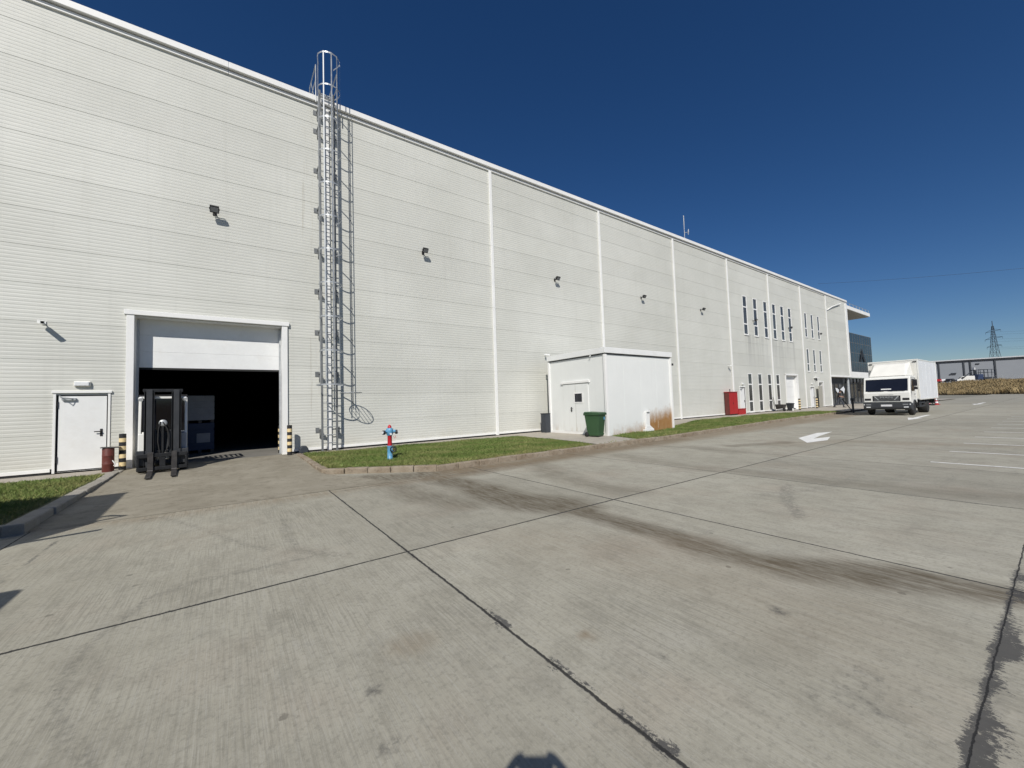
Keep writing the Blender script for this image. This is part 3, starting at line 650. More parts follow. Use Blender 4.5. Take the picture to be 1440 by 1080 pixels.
# garage door
g2 = part(MB().box(43.45, 46.2, WY+.3, WY+.34, 2.2, 3.3), 'garage_door', M['white'])
for z0, z1 in ((1.2, 2.19), (.1, 1.19)): part(MB().box(43.45, 46.2, WY+.3, WY+.34, z0, z1), 'leaf_panel', M['white'], g2)
part(MB().box(43.45, 46.2, WY+.29, WY+.35, 0, .09), 'rubber_seal', M['rubber'], g2)
mb = MB(); mb.box(43.3, 43.45, WY-.05, WY-.002, 0, 3.42); mb.box(46.2, 46.4, WY-.05, WY-.002, 0, 3.42); mb.box(43.3, 46.4, WY-.06, WY-.002, 3.30, 3.44); part(mb, 'gate_frame', M['trim'], bev=.005)
# windows
def window(x0, x1, z0, z1, bars):
    yy = WY+.035; f = .022
    mb = MB(); mb.box(x0, x0+f, yy-.02, yy+.04, z0, z1); mb.box(x1-f, x1, yy-.02, yy+.04, z0, z1)
    mb.box(x0+f, x1-f, yy-.03, yy+.04, z0, z0+f); mb.box(x0+f, x1-f, yy-.03, yy+.04, z1-f, z1)
    for b in bars: mb.box(x0+f, x1-f, yy-.032, yy+.04, b-.05, b+.05)
    wf = part(mb, 'window', M['frame'])
    part(MB().box(x0+.01, x1-.01, yy-.012, yy+.002, z0+.01, z1-.01), 'pane', M['glass'], wf)
    mb = MB(); e = .065; mb.box(x0-e, x0, WY-.015, WY-.001, z0-e, z1+e); mb.box(x1, x1+e, WY-.015, WY-.001, z0-e, z1+e); mb.box(x0, x1, WY-.015, WY-.001, z1, z1+e); mb.box(x0-e, x1+e, WY-.06, WY-.001, z0-e-.035, z0-e+.0)
    mb.box(x0, x1, WY-.015, WY-.001, z0-e+.001, z0)
    part(mb, 'surround', M['trim'], wf, .004)
for x in UPX: window(x-.34, x+.34, 6.7, 9.95, (7.58, 9.05))
for x in LOX: window(x-.34, x+.34, .13, 3.3, (.98, 2.42))
for x in MIX: window(x-.28, x+.28, 7.45, 9.95, (8.35,)); window(x-.28, x+.28, 3.83, 6.14, (4.6,))
# end wing: upper panel wall, corner trim, terrace roof, curtain wall, glazed entrance
mb = MB()
pf = profile(3.5, TOP); vs = [(x, WY-.05+y, zz) for y, zz in pf for x in (XE+.08, 62.65)]
for i in range(len(pf)-1): mb.add([vs[2*i], vs[2*i+1], vs[2*i+3], vs[2*i+2]], [(0, 1, 2, 3)], 1 if pf[i][0] > .01 and pf[i+1][0] > .01 else 0)
mb.box(XE+.1, 62.6, WY+.2, WY+.3, 3.5, 12.6)
part(mb, 'wing_wall', [M['clad'], M['seam']])
mb = MB(); mb.box(62.65, 63.3, WY-.12, WY+.6, 3.32, 12.6); mb.box(XE, 62.648, WY-.11, WY+.5, 3.32, 3.497); part(mb, 'corner_trim', M['trim'], bev=.01)
mb = MB(); mb.box(63.302, 73.6, WY-.1, WY+.4, 3.3, 4.05); part(mb, 'entrance_fascia', M['trim'], bev=.01)
mb = MB(); mb.box(62.9, 63.302, WY+.6, 34, 0, 12.5); part(mb, 'wing_wall', M['curtain'])
mb = MB(); mb.tube([(55.95, WY-.1, 11.0), (57.6, WY-.22, 11.6), (60.6, WY-.22, 12.3)], .06, 8); part(mb, 'overflow_pipe', M['trim'])
tr = part(MB().box(63.32, 73.4, WY-.1, 36, 12.0, 12.45), 'terrace_roof', M['trim'], bev=.01)
part(MB().box(63.35, 73.3, WY+.05, 35.9, 11.93, 11.998), 'soffit', M['beige'], tr)
mb = MB()
for k in range(8): mb.cyl((63.6+k*1.38, WY+.0, 12.45), (63.6+k*1.38, WY+.0, 12.85), .025, 6)
mb.cyl((63.6, WY, 12.85), (73.26, WY, 12.85), .025, 6); part(mb, 'roof_railing', M['steel'], tr)
part(MB().box(63.302, 73.4, WY+.4, 34, 3.6, 4.3), 'terrace_floor', M['roofsheet'])
cw = part(MB().box(63.9, 73.2, WY-.02, WY+.04, 4.055, 9.05), 'curtain_wall', M['curtain'])
mb = MB()
for k in range(10): xx = 63.9+k*1.0333; mb.box(xx-.012, xx+.012, WY-.04, WY-.021, 4.055, 9.05)
for z in (5.3, 6.5, 7.8, 9.02): mb.box(63.9, 73.2, WY-.036, WY-.0215, z-.025, z+.025)
part(mb, 'mullions', M['steeldark'], cw)
mb = MB(); mb.prism([(67.3, 5.45), (68.5, 7.2), (69.7, 5.45), (69.0, 5.45), (68.5, 6.25), (67.95, 5.45)], WY-.1, WY-.075, 'y'); part(mb, 'emblem', M['black'], cw)
mb = MB(); mb.box(73.2, 73.26, WY+.05, 30, 4.3, 5.4); part(mb, 'terrace_parapet', M['curtain'])
ge = part(MB().box(XE+.3, 74, WY+.62, WY+.66, -.02, 3.3), 'entrance_glazing', M['glass'])
mb = MB()
for k in range(13): xx = XE+.35+k*1.48; mb.box(xx-.04, xx+.04, WY+.55, WY+.615, -.02, 3.3)
mb.box(XE+.3, 74, WY+.552, WY+.612, 2.55, 2.62); mb.box(XE+.3, 74, WY+.552, WY+.612, -.02, .1); part(mb, 'glazing_bars', M['plastic'], ge)
part(MB().box(XE+.3, 62.2, WY+.53, WY+.549, 2.63, 3.3), 'dark_header', M['black'], ge)
mb = MB(); mb.prism([(59.2, 2.07), (59.9, 2.0), (60.64, 1.7), (59.9, 1.45), (59.4, 1.7)], WY+.50, WY+.52, 'y'); mb.prism([(60.65, 1.79), (62.2, 2.24), (62.6, 1.9), (62.2, 1.32), (61.67, 1.7)], WY+.50, WY+.52, 'y'); part(mb, 'window_print', M['poster'], ge)
mb = MB(); mb.cyl((62.95, WY+.25, -.02), (62.95, WY+.25, 3.3), .16, 16); part(mb, 'entrance_column', M['steel'])
mb = MB(); mb.box(-30, 63.2, WY-.9, WY, 0, 0); 
# small lamps over side doors
def wall_lamp(x, z, label):
    t = thing('exit_lamp', label, 'lamp', (x, WY, z), 0, 'lamps over the side doors')
    MB().box(-.16, .16, -.07, -.002, -.07, .07).build('housing', M['creamwhite'], t, .02)
    MB().box(-.14, .14, -.10, -.071, -.055, .055).build('diffuser', M['lens'], t, .015)
wall_lamp(-3.22, 2.36, 'small white bulkhead lamp above the nearest white door')
wall_lamp(34.6, 2.45, 'small bulkhead lamp above the white door beside the red cabinet')
wall_lamp(50.0, 2.5, 'small bulkhead lamp above the far white door')
t = thing('wall_hood', 'small white hood on the wall above the far white door and the open doorway', 'vent', (51.2, WY, 3.1))
MB().box(-.5, .45, -.22, -.002, 0, .08).build('hood', M['trim'], t, .01); MB().cyl((0, -.1, -.01), (0, -.1, -.3), .05, 8).build('spout', M['plastic'], t)
# ---------------------------------------------------------------- floodlights
def floodlight(label, yawd=0., s=.64):
    t = thing('floodlight', label, 'floodlight', (0, 0, 0), 0, 'floodlights along the warehouse wall')
    MB().box(-.05, .05, -.02, -.001, -.08, .08).cyl((0, -.02, 0), (0, -.2, .02), .016, 8).build('arm', M['black'], t)
    r = Matrix.Translation((0, -.27, .02)) @ Matrix.Rotation(R_(yawd), 4, 'Z') @ Matrix.Rotation(R_(38), 4, 'X')
    h = MB()
    h.box(-.17*s, .17*s, -.05, .045, -.15*s, .15*s, 0, r)
    for k in range(7): h.box((-.15+k*.05-.006)*s, (-.15+k*.05+.006)*s, .046, .075, -.11*s, .11*s, 0, r)
    hh_ = h.build('head', M['black'], t, .006)
    MB().box(-.145*s, .145*s, -.058, -.052, -.105*s, .105*s, 0, r).build('glass_front', M['floodglass'], hh_)
    b_ = MB(); b_.box(-.19*s, -.175*s, -.02, .02, -.03, .03, 0, r); b_.box(.175*s, .19*s, -.02, .02, -.03, .03, 0, r)
    b_.tube([r @ Vector((-.183*s, 0, 0)), r @ Vector((-.183*s, .1, 0)), r @ Vector((.183*s, .1, 0)), r @ Vector((.183*s, 0, 0))], .01, 6)
    b_.build('yoke', M['black'], t)
    return t
fl = floodlight('black wall floodlight high between the ladder and the first downpipe')
fl.location = (6.73, WY, 7.97)
for x, lb in ((14.2, 'black wall floodlight between the first and second downpipes, above the kiosk'), (21.6, 'black wall floodlight between the second and third downpipes'), (28.75, 'black wall floodlight between the third and fourth downpipes'),
              (37.3, 'black floodlight in front of the second upper window'), (44.9, 'black floodlight in front of the sixth upper window'), (52.95, 'black floodlight in front of the far pair of small window columns')):
    dup(fl, (x, WY, 7.97), None, lb)
f0 = floodlight('black wall floodlight with a long shadow high above the open gate', 0, .7); f0.location = (-.36, WY, 7.86)
# ---------------------------------------------------------------- wall cameras
def cctv(label, x, z, rz):
    t = thing('security_camera', label, 'camera', (x, WY, z), 0, 'security cameras on the warehouse wall'); t.scale = (.8, .8, .8)
    r = Matrix.Translation((0, -.3, -.02)) @ Matrix.Rotation(R_(rz), 4, 'Z') @ Matrix.Rotation(R_(12), 4, 'X')
    MB().box(-.05, .05, -.03, -.001, -.05, .05).tube([(0, -.03, 0), (0, -.2, 0), (0, -.28, -.04)], .017, 8).build('bracket', M['white'], t)
    b_ = MB().box(-.05, .05, -.19, .15, -.045, .045, 0, r).box(-.058, .058, -.23, .12, .046, .055, 0, r).build('housing', M['white'], t, .008)
    MB().cyl(r @ Vector((0, -.192, 0)), r @ Vector((0, -.2, 0)), .035, 12).build('lens', M['black'], t)
cctv('white security camera with a long shadow left of the gate', -3.95, 3.97, 25)
cctv('white security camera on the wall just left of the kiosk roof', 13.3, 3.9, 40)
cctv('white security camera beside the fourth downpipe above the red cabinet', 32.4, 3.9, 50)
# ---------------------------------------------------------------- caged ladder
lad = thing('caged_ladder', 'tall galvanised ladder with a safety cage fixed to the wall right of the gate', 'ladder', (2.93, WY, 0))
yl = -.36; hw = .24
for s in (-1, 1):
    MB().box(s*hw-.032, s*hw+.032, yl-.03, yl+.03, -.02, 13.1).build('stringer', M['steeldark'], lad, .004)
z = .28
while z < 13.0: MB().cyl((-hw+.03, yl, z), (hw-.03, yl, z), .015, 6).build('rung', M['steel'], lad); z += .28
rc = .37; yc = yl-.36
def hoop(z, r=rc, flare=0):
    return [( -hw, yl, z)]+[((r+flare)*math.sin(a), yc-(r+flare)*math.cos(a), z) for a in np.linspace(-math.pi*.62, math.pi*.62, 17)]+[(hw, yl, z)]
hz = [2.3+1.178*k for k in range(11)]
for z in hz:
    p = hoop(z, rc, .10 if z < 2.4 else 0)
    m_ = MB()
    for a, b in zip(p[:-1], p[1:]):
        a, b = Vector(a), Vector(b); d = (b-a).normalized(); n_ = Vector((-d.y, d.x, 0))*.003
        m_.add([a-n_+Vector((0, 0, -.025)), b-n_+Vector((0, 0, -.025)), b-n_+Vector((0, 0, .025)), a-n_+Vector((0, 0, .025)), a+n_+Vector((0, 0, -.025)), b+n_+Vector((0, 0, -.025)), b+n_+Vector((0, 0, .025)), a+n_+Vector((0, 0, .025))],
               [(0, 1, 2, 3), (7, 6, 5, 4), (0, 4, 5, 1), (3, 2, 6, 7)])
    m_.build('hoop', M['steel'], lad)
for a in (-math.pi*.42, -math.pi*.2, 0.06, math.pi*.2, math.pi*.42):
    x_, y_ = rc*math.sin(a)*1.015, yc-rc*math.cos(a)*1.015
    r = Matrix.Translation((x_, y_, 0)) @ Matrix.Rotation(a, 4, 'Z')
    MB().box(-.02, .02, -.006, 0, 2.28, 14.11, 0, r).build('cage_bar', M['steel'], lad)
for z in (.75, 2.75, 4.25, 5.75, 7.25, 8.75, 10.25, 11.75, 12.45):
    for s in (-1, 1):
        mb = MB(); mb.box(s*hw-.02 + s*.035, s*hw+.02 + s*.035, yl, -.003, z-.03, z+.03); mb.add([(s*(hw+.035), yl, z-.03), (s*(hw+.035), -.06, z-.3), (s*(hw+.035), -.003, z-.3), (s*(hw+.035), -.003, z-.03), (s*(hw+.029), yl, z-.03), (s*(hw+.029), -.06, z-.3), (s*(hw+.029), -.003, z-.3), (s*(hw+.029), -.003, z-.03)], [(0, 1, 2, 3), (7, 6, 5, 4), (0, 4, 5, 1)])
        mb.box(s*(hw+.1)-.06, s*(hw+.1)+.06, -.014, -.003, z-.12, z+.06)
        mb.build('wall_bracket', M['steeldark'], lad)
# step-off rails and platform on the roof
for s in (-1, 1):
    mb = MB(); x_ = s*(hw+.12)
    mb.tube([(x_, yl, 12.6), (x_, yl, 14.0), (x_, .9, 14.0), (x_, .9, 12.95)], .02, 8); mb.tube([(x_, yl, 13.45), (x_, .9, 13.45)], .018, 8); mb.tube([(x_, -.0, 13.0), (x_, .6, 14.0)], .012, 6)
    mb.build('step_off_rail', M['steel'], lad)
mb = MB()
for k in range(9): mb.box(-hw+.01, hw-.01, yl+.06+k*.09, yl+.10+k*.09, 13.03, 13.06)
mb.build('platform', M['steel'], lad)
# the trapdoor of the cage, swung open to the right
mb = MB(); el = [(.28+.36*(1+math.cos(a)), yl-.38+.33*math.sin(a), 2.02) for a in np.linspace(0, 2*math.pi, 25)[:-1]]; mb.tube(el, .014, 6, closed=True)
for k in range(5): x_ = .42+k*.13; h_ = .33*math.sqrt(max(0, 1-((x_-.64)/.36)**2)); mb.cyl((x_, yl-.38-h_, 2.02), (x_, yl-.38+h_, 2.02), .01, 6)
mb.build('cage_trapdoor', M['steel'], lad)
t = thing('lightning_cable', 'thin vertical cable down the wall just right of the caged ladder', 'cable', (3.80, WY-.03, 1.45))
MB().cyl((0, 0, 0), (0, 0, 11.25), .009, 6).build('cable', M['steeldark'], t)
for k in range(10): MB().box(-.02, .02, -.01, .026, .2+k*1.2, .24+k*1.2).build('clip', M['steeldark'], t)
# ---------------------------------------------------------------- kiosk
KX0, KX1, KY0, KY1, KH = 12.87, 17.55, 11.2, 14.75, 3.42
ks = thing('kiosk', 'flat roofed white panel kiosk with rusty brown stains standing against the warehouse', 'kiosk', (KX0, KY0, 0))
part(MB().box(KX0, KX1, KY0, KY1, GZ, KH), 'wall', M['kiosk'], ks)
mb = MB().box(KX0-.09, KX1+.09, KY0-.09, KY1+.09, KH+.03, KH+.27); part(mb, 'roof', M['white'], ks, .01)
part(MB().box(KX0-.03, KX1+.03, KY0-.03, KY1+.03, KH-.02, KH+.028), 'roof_gap', M['fardark'], ks)
for x, y in ((KX0, KY0), (KX1, KY0), (KX0, KY1)): part(MB().box(x-.06, x+.06, y-.06, y+.06, GZ, KH-.022), 'corner_trim', M['trim'], ks, .01)
for k in (1, 2, 3): part(MB().box(KX0+k*1.17-.0025, KX0+k*1.17+.0025, KY0-.003, KY0, .1, KH-.1), 'panel_joint', M['white'], ks)
mb = MB(); mb.box(KX0-.03, KX0-.001, KY0+.06, KY1-.06, GZ, .09); part(mb, 'skirting', M['trim'], ks)
dr = part(MB().box(KX0-.035, KX0-.002, 12.2, 13.78, .095, 2.24), 'door', M['kiosk'], ks, .004)
mb = MB(); mb.box(KX0-.07, KX0-.002, 12.1, 13.9, 2.27, 2.37); part(mb, 'door_frame', M['trim'], ks, .006)
part(MB().box(KX0-.05, KX0-.036, 12.5, 13.08, 1.37, 1.86), 'window_frame', M['trim'], dr, .004)
part(MB().box(KX0-.056, KX0-.051, 12.57, 13.01, 1.43, 1.80), 'pane', M['carglass'], dr)
part(MB().box(KX0-.05, KX0-.036, 13.24, 13.29, .98, 1.2).tube([(KX0-.05, 13.26, 1.13), (KX0-.1, 13.26, 1.13), (KX0-.1, 13.12, 1.12)], .014, 6), 'handle', M['black'], dr)
part(MB().box(KX0-.04, KX0-.036, 12.98, 12.99, .1, 2.2), 'leaf_joint', M['beige'], dr)
mb = MB(); mb.tube([(KX0+.1, KY0+.75, KH+.12), (KX0-.12, KY0+.75, KH-.05)], .022, 6); part(mb, 'gutter_spout', M['white'], ks)
mb = MB(); mb.box(15.35, 15.62, KY0-.1, KY0-.001, .12, .86); mb.box(15.38, 15.59, KY0-.16, KY0-.1, .86, .95); mb.box(15.2, 15.85, KY0-.14, KY0-.001, -.01, .1); mb.prism([(15.2, .1), (15.85, .1), (15.62, .25), (15.35, .25)], KY0-.12, KY0-.101, 'y'); part(mb, 'pipe_cover', M['trim'], ks, .01)
part(MB().box(17.6, 17.7, KY0-.1, KY0, 3.05, 3.15), 'sensor', M['black'], ks)
t = thing('electrical_box', 'dark grey metal box on the ground between the kiosk and the warehouse wall', 'utility box', (12.68, 14.9, GZ))
MB().box(-.17, .14, -.15, .2, 0, .92).build('cabinet', M['fardark'], t, .01); MB().box(-.19, .16, -.17, .22, .921, .95).build('lid', M['plastic'], t, .006)
# ---------------------------------------------------------------- wheelie bins
def bin_(name, label, m, loc, rz, s=1., body_h=.93):
    t = thing(name, label, 'bin', loc, rz); t.scale = (s, s, s)
    def taper(b, w0, d0, w1, d1, z0, z1): b.add([(-w0, -d0, z0), (w0, -d0, z0), (w0, d0, z0), (-w0, d0, z0), (-w1, -d1, z1), (w1, -d1, z1), (w1, d1, z1), (-w1, d1, z1)], [(3, 2, 1, 0), (4, 5, 6, 7), (0, 1, 5, 4), (1, 2, 6, 5), (2, 3, 7, 6), (3, 0, 4, 7)]); return b
    b = taper(MB(), .22, .25, .30, .34, .03, .92); taper(b, .225, .255, .25, .28, .03, .14); b.build('body', m, t, .025)
    r = MB(); r.box(-.33, .33, -.37, .37, .90, .96); r.build('rim', m, t, .012)
    l = MB(); l.add([(-.34, -.39, .962), (.34, -.39, .962), (.34, .36, .99), (-.34, .36, .99), (-.31, -.33, 1.01), (.31, -.33, 1.01), (.31, .33, 1.045), (-.31, .33, 1.045)], [(3, 2, 1, 0), (4, 5, 6, 7), (0, 1, 5, 4), (1, 2, 6, 5), (2, 3, 7, 6), (3, 0, 4, 7)]); l.build('lid', m, t, .012)
    MB().cyl((-.25, .39, .97), (.25, .39, .97), .018, 8).box(-.24, -.2, .3, .4, .93, .98).box(.2, .24, .3, .4, .93, .98).build('handle', m, t)
    for q in (-1, 1): MB().lathe([(.0, -.025), (.09, -.025), (.1, -.012), (.1, .012), (.09, .025), (0, .025)], 16, 0, (q*.27, .27, .1), 'x').build('wheel', M['rubber'], t)
    return t
b1 = bin_('wheelie_bin', 'dark green wheelie bin standing at the kiosk door', M['green'], (12.32, 11.38, GZ+.012), R_(12), .98)
MB().box(.1, .2, -.352, -.348, .7, .82).build('sticker', M['blue'], b1)
b2 = bin_('wheelie_bin', 'small black bin at the foot of the wall left of the white garage door', M['plastic'], (41.2, 14.55, GZ+.012), R_(-8), .68)
MB().box(-.35, -.12, -.44, -.38, .02, .32).build('white_box', M['white'], b2)
# barrow leaning next to that bin
t = thing('wheelbarrow', 'grey barrow leaning against the wall beside the small black bin', 'barrow', (39.9, 14.9, GZ+.012))
MB().add([(-.3, -.3, .25), (.3, -.3, .25), (.2, .2, .2), (-.2, .2, .2), (-.42, -.4, .6), (.42, -.4, .6), (.3, .3, .62), (-.3, .3, .62)], [(3, 2, 1, 0), (0, 1, 5, 4), (1, 2, 6, 5), (2, 3, 7, 6), (3, 0, 4, 7)]).build('tray', M['rust'], t)
MB().tube([(-.55, .3, 1.3), (-.25, .2, .2), (.0, -.3, .15)], .02, 6).tube([(-.8, .3, 1.25), (-.4, .2, .1), (.0, -.3, .15)], .02, 6).build('handles', M['black'], t)
MB().lathe([(0, -.03), (.12, -.03), (.14, 0), (.12, .03), (0, .03)], 14, 0, (0, -.32, .14), 'x').build('wheel', M['rubber'], t)
# ---------------------------------------------------------------- red cabinet with low chest
rcab = thing('fire_hose_cabinet', 'tall bright red fire hose cabinet against the warehouse wall', 'cabinet', (32.05, 15.42, GZ+.012))
MB().box(-.62, .72, -.25, .1, .06, 1.78).build('body', M['brownred'], rcab, .012)
MB().box(-.60, -.02, -.272, -.252, .1, 1.74).build('door', M['red'], rcab, .005); MB().box(.0, .70, -.272, -.252, .1, 1.74).build('door', M['red'], rcab, .005)
MB().box(-.66, .76, -.29, .12, 1.782, 1.83).build('lid', M['red'], rcab, .008); MB().box(-.6, .7, -.2, -.04, -.01, .058).build('plinth', M['black'], rcab)
MB().cyl((-.12, -.1, 1.75), (-.12, -.1, 2.05), .03, 8).build('stub_pipe', M['rust'], rcab)
MB().box(-.07, -.03, -.285, -.273, .85, 1.0).build('handle', M['black'], rcab)
rch = thing('sand_chest', 'low red sand chest on the ground right of the tall red cabinet', 'chest', (33.4, 15.38, GZ+.012))
MB().box(-.5, .68, -.2, .05, 0, .42).build('body', M['red'], rch, .01); MB().box(-.52, .70, -.23, .07, .422, .47).build('lid', M['red'], rch, .008)
# ---------------------------------------------------------------- bollards
def bollard(label, x, y, z, n=9, h=.98, r=.075):
    t = thing('bollard', label, 'bollard', (x, y, z), 0, 'striped bollards')
    mb = MB(); e = h/n
    for k in range(n): mb.lathe([(r, k*e), (r, (k+1)*e)], 20, k % 2, (0, 0, 0))
    mb.lathe([(r, h), (r-.01, h+.008), (0, h+.012)], 20, (n-1) % 2)
    mb.build('post', [M['soot'], M['yellow']], t); return t
bollard('black and yellow striped bollard left of the gate beside the red drum', -2.345, 15.12, -.02)
bollard('black and yellow striped bollard just outside the right gate jamb', 1.68, 15.2, -.02)
bollard('striped bollard inside the gate behind the right jamb', 1.52, 16.3, -.02, 9, .95)
bollard('thin striped bollard in front of the white garage door', 43.5, 14.6, GZ+.012, 9, 1.05, .09)
bollard('thin striped bollard in front of the far white side door', 47.9, 14.6, GZ+.012, 9, 1.1, .09)
t = thing('fire_drum', 'small faded red drum with a thin lid between the white door and the bollard', 'drum', (-2.60, 15.0, -.02))
MB().lathe([(.115, 0), (.12, .01), (.12, .2), (.125, .21), (.12, .22), (.12, .42), (.125, .43), (.12, .44), (.12, .62), (.115, .63)], 24).build('drum_body', M['brownred'], t)
MB().box(-.17, .2, -.13, .13, .635, .655, 0, Matrix.Rotation(R_(3), 4, 'Y')).build('lid', M['rust'], t); MB().tube([(.1, -.1, .3), (.16, -.14, .2), (.13, -.13, .16)], .012, 6).build('tap', M['white'], t)
t = thing('cable_cover', 'small dark rounded cover at the wall foot right of the gate', 'cover', (2.12, WY-.2, GZ+.012))
MB().prism([(-.14, 0), (.14, 0), (.14, .15), (.08, .24), (-.06, .25), (-.13, .16)], -.1, .08, 'y').build('cover', M['fardark'], t, .03, 3); MB().box(-.18, .2, -.14, .1, -.03, .02).build('base', M['black'], t)
# ---------------------------------------------------------------- hydrant
hy = thing('fire_hydrant', 'blue and red pillar fire hydrant standing in the lawn', 'hydrant', (3.75, 11.29, GZ))
MB().lathe([(.085, 0), (.085, .03), (.072, .04), (.07, .34), (.078, .36), (.078, .40)], 20).build('lower_barrel', M['blue'], hy)
MB().lathe([(.062, .40), (.06, .68), (.066, .69)], 20).build('barrel', M['hred'], hy)
MB().lathe([(.075, .69), (.085, .72), (.1, .76), (.102, .83), (.09, .88), (.06, .90)], 20).build('head', M['blue'], hy)
MB().lathe([(.055, .90), (.055, .93), (.04, .96), (.02, .99), (0, .995)], 16).build('cap', M['hred'], hy)
for s in (-1, 1):
    a = MB().cyl((0, 0, .80), (s*.16, -.04, .80), .045, 14).build('outlet', M['blue'], hy)
    d = Vector((s*.16, -.04, 0)).normalized()
    p = Vector((s*.15, -.0375, .78))
    MB().cyl(p, p+d*.06, .062, 14).build('outlet_cap', M['plastic'], a)
    MB().cyl(p+d*.061, p+d*.075, .04, 12).build('cap_ring', M['lens'], a)
MB().cyl((0, 0, .73), (0, -.115, .73), .03, 12).build('front_plug', M['lens'], hy)
v_ = MB().cyl((0, 0, .28), (.05, -.13, .30), .055, 14).build('hose_outlet', M['blue'], hy)
MB().tube([(.05+.075*math.cos(a)*.93, -.14+.075*math.cos(a)*-.36, .30+.075*math.sin(a)) for a in np.linspace(0, 2*math.pi, 19)[:-1]], .018, 8, closed=True).build('coupling', M['black'], v_)
MB().cyl((.045, -.125, .30), (.06, -.16, .30), .035, 12).build('blank_cap', M['brass'], v_)
MB().tube([(.1, -.03, .66), (.13, -.05, .60), (.16, -.06, .62), (.15, -.05, .68)], .006, 6, 0).build('chain', M['hred'], hy)
# ---------------------------------------------------------------- forklift
fk = thing('forklift', 'black and white forklift facing out of the open gate with its forks down', 'forklift', (-1.40, 14.02, -.045), R_(4))
for s in (-1, 1):
    mb = MB(); x = s*.27
    mb.box(x-.10, x-.085, -.12, .02, .06, 2.10); mb.box(x+.085, x+.10, -.12, .02, .06, 2.10); mb.box(x-.1, x+.1, .021, .035, .06, 2.10); mb.build('mast_rail', M['mast'], fk, .004)
    MB().box(x-.06+.0, x+.06, -.10, -.01, .12, 2.16).build('inner_mast_rail', M['plastic'], fk, .006)
    MB().cyl((x*.55, -.02, .3), (x*.55, -.02, 1.1), .022, 10).build('lift_cylinder', M['plastic'], fk)
mb = MB(); mb.box(-.40, .40, -.05, .03, 2.105, 2.18); mb.box(-.17, .17, -.03, .03, .5, .56); mb.build('mast_crossbar', M['mast'], fk, .006)
MB().box(-.44, .44, .04, .09, 1.93, 1.985).build('cab_header', M['truckwhite'], fk, .006)
MB().cyl((0, -.03, .45), (0, -.03, 1.25), .035, 12).build('centre_ram', M['mast'], fk)
MB().lathe([(.03, -.02), (.085, -.02), (.09, 0), (.085, .02), (.03, .02)], 20, 0, (0, -.05, 1.28), 'y').build('hose_pulley', M['steel'], fk)
MB().tube([(.0, -.07, 1.3), (.1, -.08, 1.1), (.12, -.08, .7), (.05, -.08, .5)], .014, 8).tube([(-.05, -.07, 1.32), (-.09, -.08, 1.1), (-.1, -.08, .8), (-.06, -.08, .5)], .014, 8).build('hoses', M['rubber'], fk)
mb = MB(); mb.box(-.50, .50, -.20, -.13, .40, .50); mb.box(-.50, .50, -.20, -.13, .07, .16); mb.box(-.50, -.45, -.195, -.135, .16, .40); mb.box(.45, .50, -.195, -.135, .16, .40); mb.box(-.06, .06, -.19, -.13, .16, .40); mb.build('carriage', M['mast'], fk, .008)
for s in (-1, 1):
    x = s*.235; mb = MB()
    mb.prism([(-.20, .03), (-.245, .02), (-1.32, .005), (-1.34, .015), (-.26, .065), (-.245, .09), (-.245, .54), (-.20, .54)], x-.055, x+.055, 'x'); mb.build('fork', M['rust'], fk, .004)
for s in (-1, 1):
    w_ = MB().lathe([(.10, -.09), (.25, -.09), (.285, -.07), (.29, 0), (.285, .07), (.25, .09), (.10, .09)], 24, 0, (s*.42, .22, .29), 'x').build('front_wheel', M['rubber'], fk)
    MB().lathe([(0, -.07), (.14, -.07), (.15, -.04), (.15, .04), (.14, .07), (0, .07)], 16, 0, (s*.43, .22, .29), 'x').build('rim', M['truckwhite'], w_)
    w_ = MB().lathe([(.08, -.07), (.19, -.07), (.22, -.05), (.225, 0), (.22, .05), (.19, .07), (.08, .07)], 20, 0, (s*.40, 1.45, .225), 'x').build('rear_wheel', M['rubber'], fk)
    MB().box(s*.42-.10, s*.42+.10, -.06, .5, .52, .58).box(s*.42-.10, s*.42+.10, -.10, -.06, .2, .58).build('mudguard', M['plastic'], fk, .01)
mb = MB(); mb.prism([(.12, .30), (1.2, .30), (1.9, .35), (2.0, .6), (1.95, 1.0), (1.2, 1.05), (.7, .95), (.7, .6), (.12, .55)], -.48, .48, 'x'); mb.build('body', M['creamwhite'], fk, .04, 3)
mb = MB(); mb.prism([(.15, .56), (.32, .58), (.28, 1.0), (.2, 1.02)], -.44, .44, 'x'); mb.build('dashboard', M['plastic'], fk, .02)
for s in (-1, 1):
    mb = MB(); mb.prism([(.10, .5), (.22, .5), (.42, 1.98), (.34, 1.98)], s*.47-.03, s*.47+.03, 'x'); mb.build('front_pillar', M['truckwhite'], fk, .012)
    mb = MB(); mb.prism([(1.50, 1.0), (1.58, 1.0), (1.42, 1.98), (1.36, 1.98)], s*.45-.03, s*.45+.03, 'x'); mb.build('rear_pillar', M['black'], fk, .01)
    MB().cyl((s*.44, .02, 1.94), (s*.44, -.05, 1.90), .05, 12).build('headlight', M['lens'], fk)
mb = MB(); mb.box(-.50, -.44, .32, 1.45, 1.98, 2.04); mb.box(.44, .50, .32, 1.45, 1.98, 2.04); mb.box(-.44, .44, .32, .38, 1.98, 2.04); mb.box(-.44, .44, 1.39, 1.45, 1.98, 2.04)
for k in range(6): mb.box(-.38+k*.14, -.34+k*.14, .38, 1.39, 1.99, 2.03)
mb.build('overhead_guard', M['black'], fk, .008)
MB().box(-.49, -.36, .02, .1, .56, 1.02).build('side_panel', M['truckwhite'], fk, .02); MB().box(.36, .49, .02, .1, .56, 1.0).build('side_panel', M['crate'], fk, .02)
MB().box(-.25, .25, .95, 1.05, .95, 1.55).box(-.25, .25, .6, 1.0, .95, 1.07).build('seat', M['black'], fk, .04)
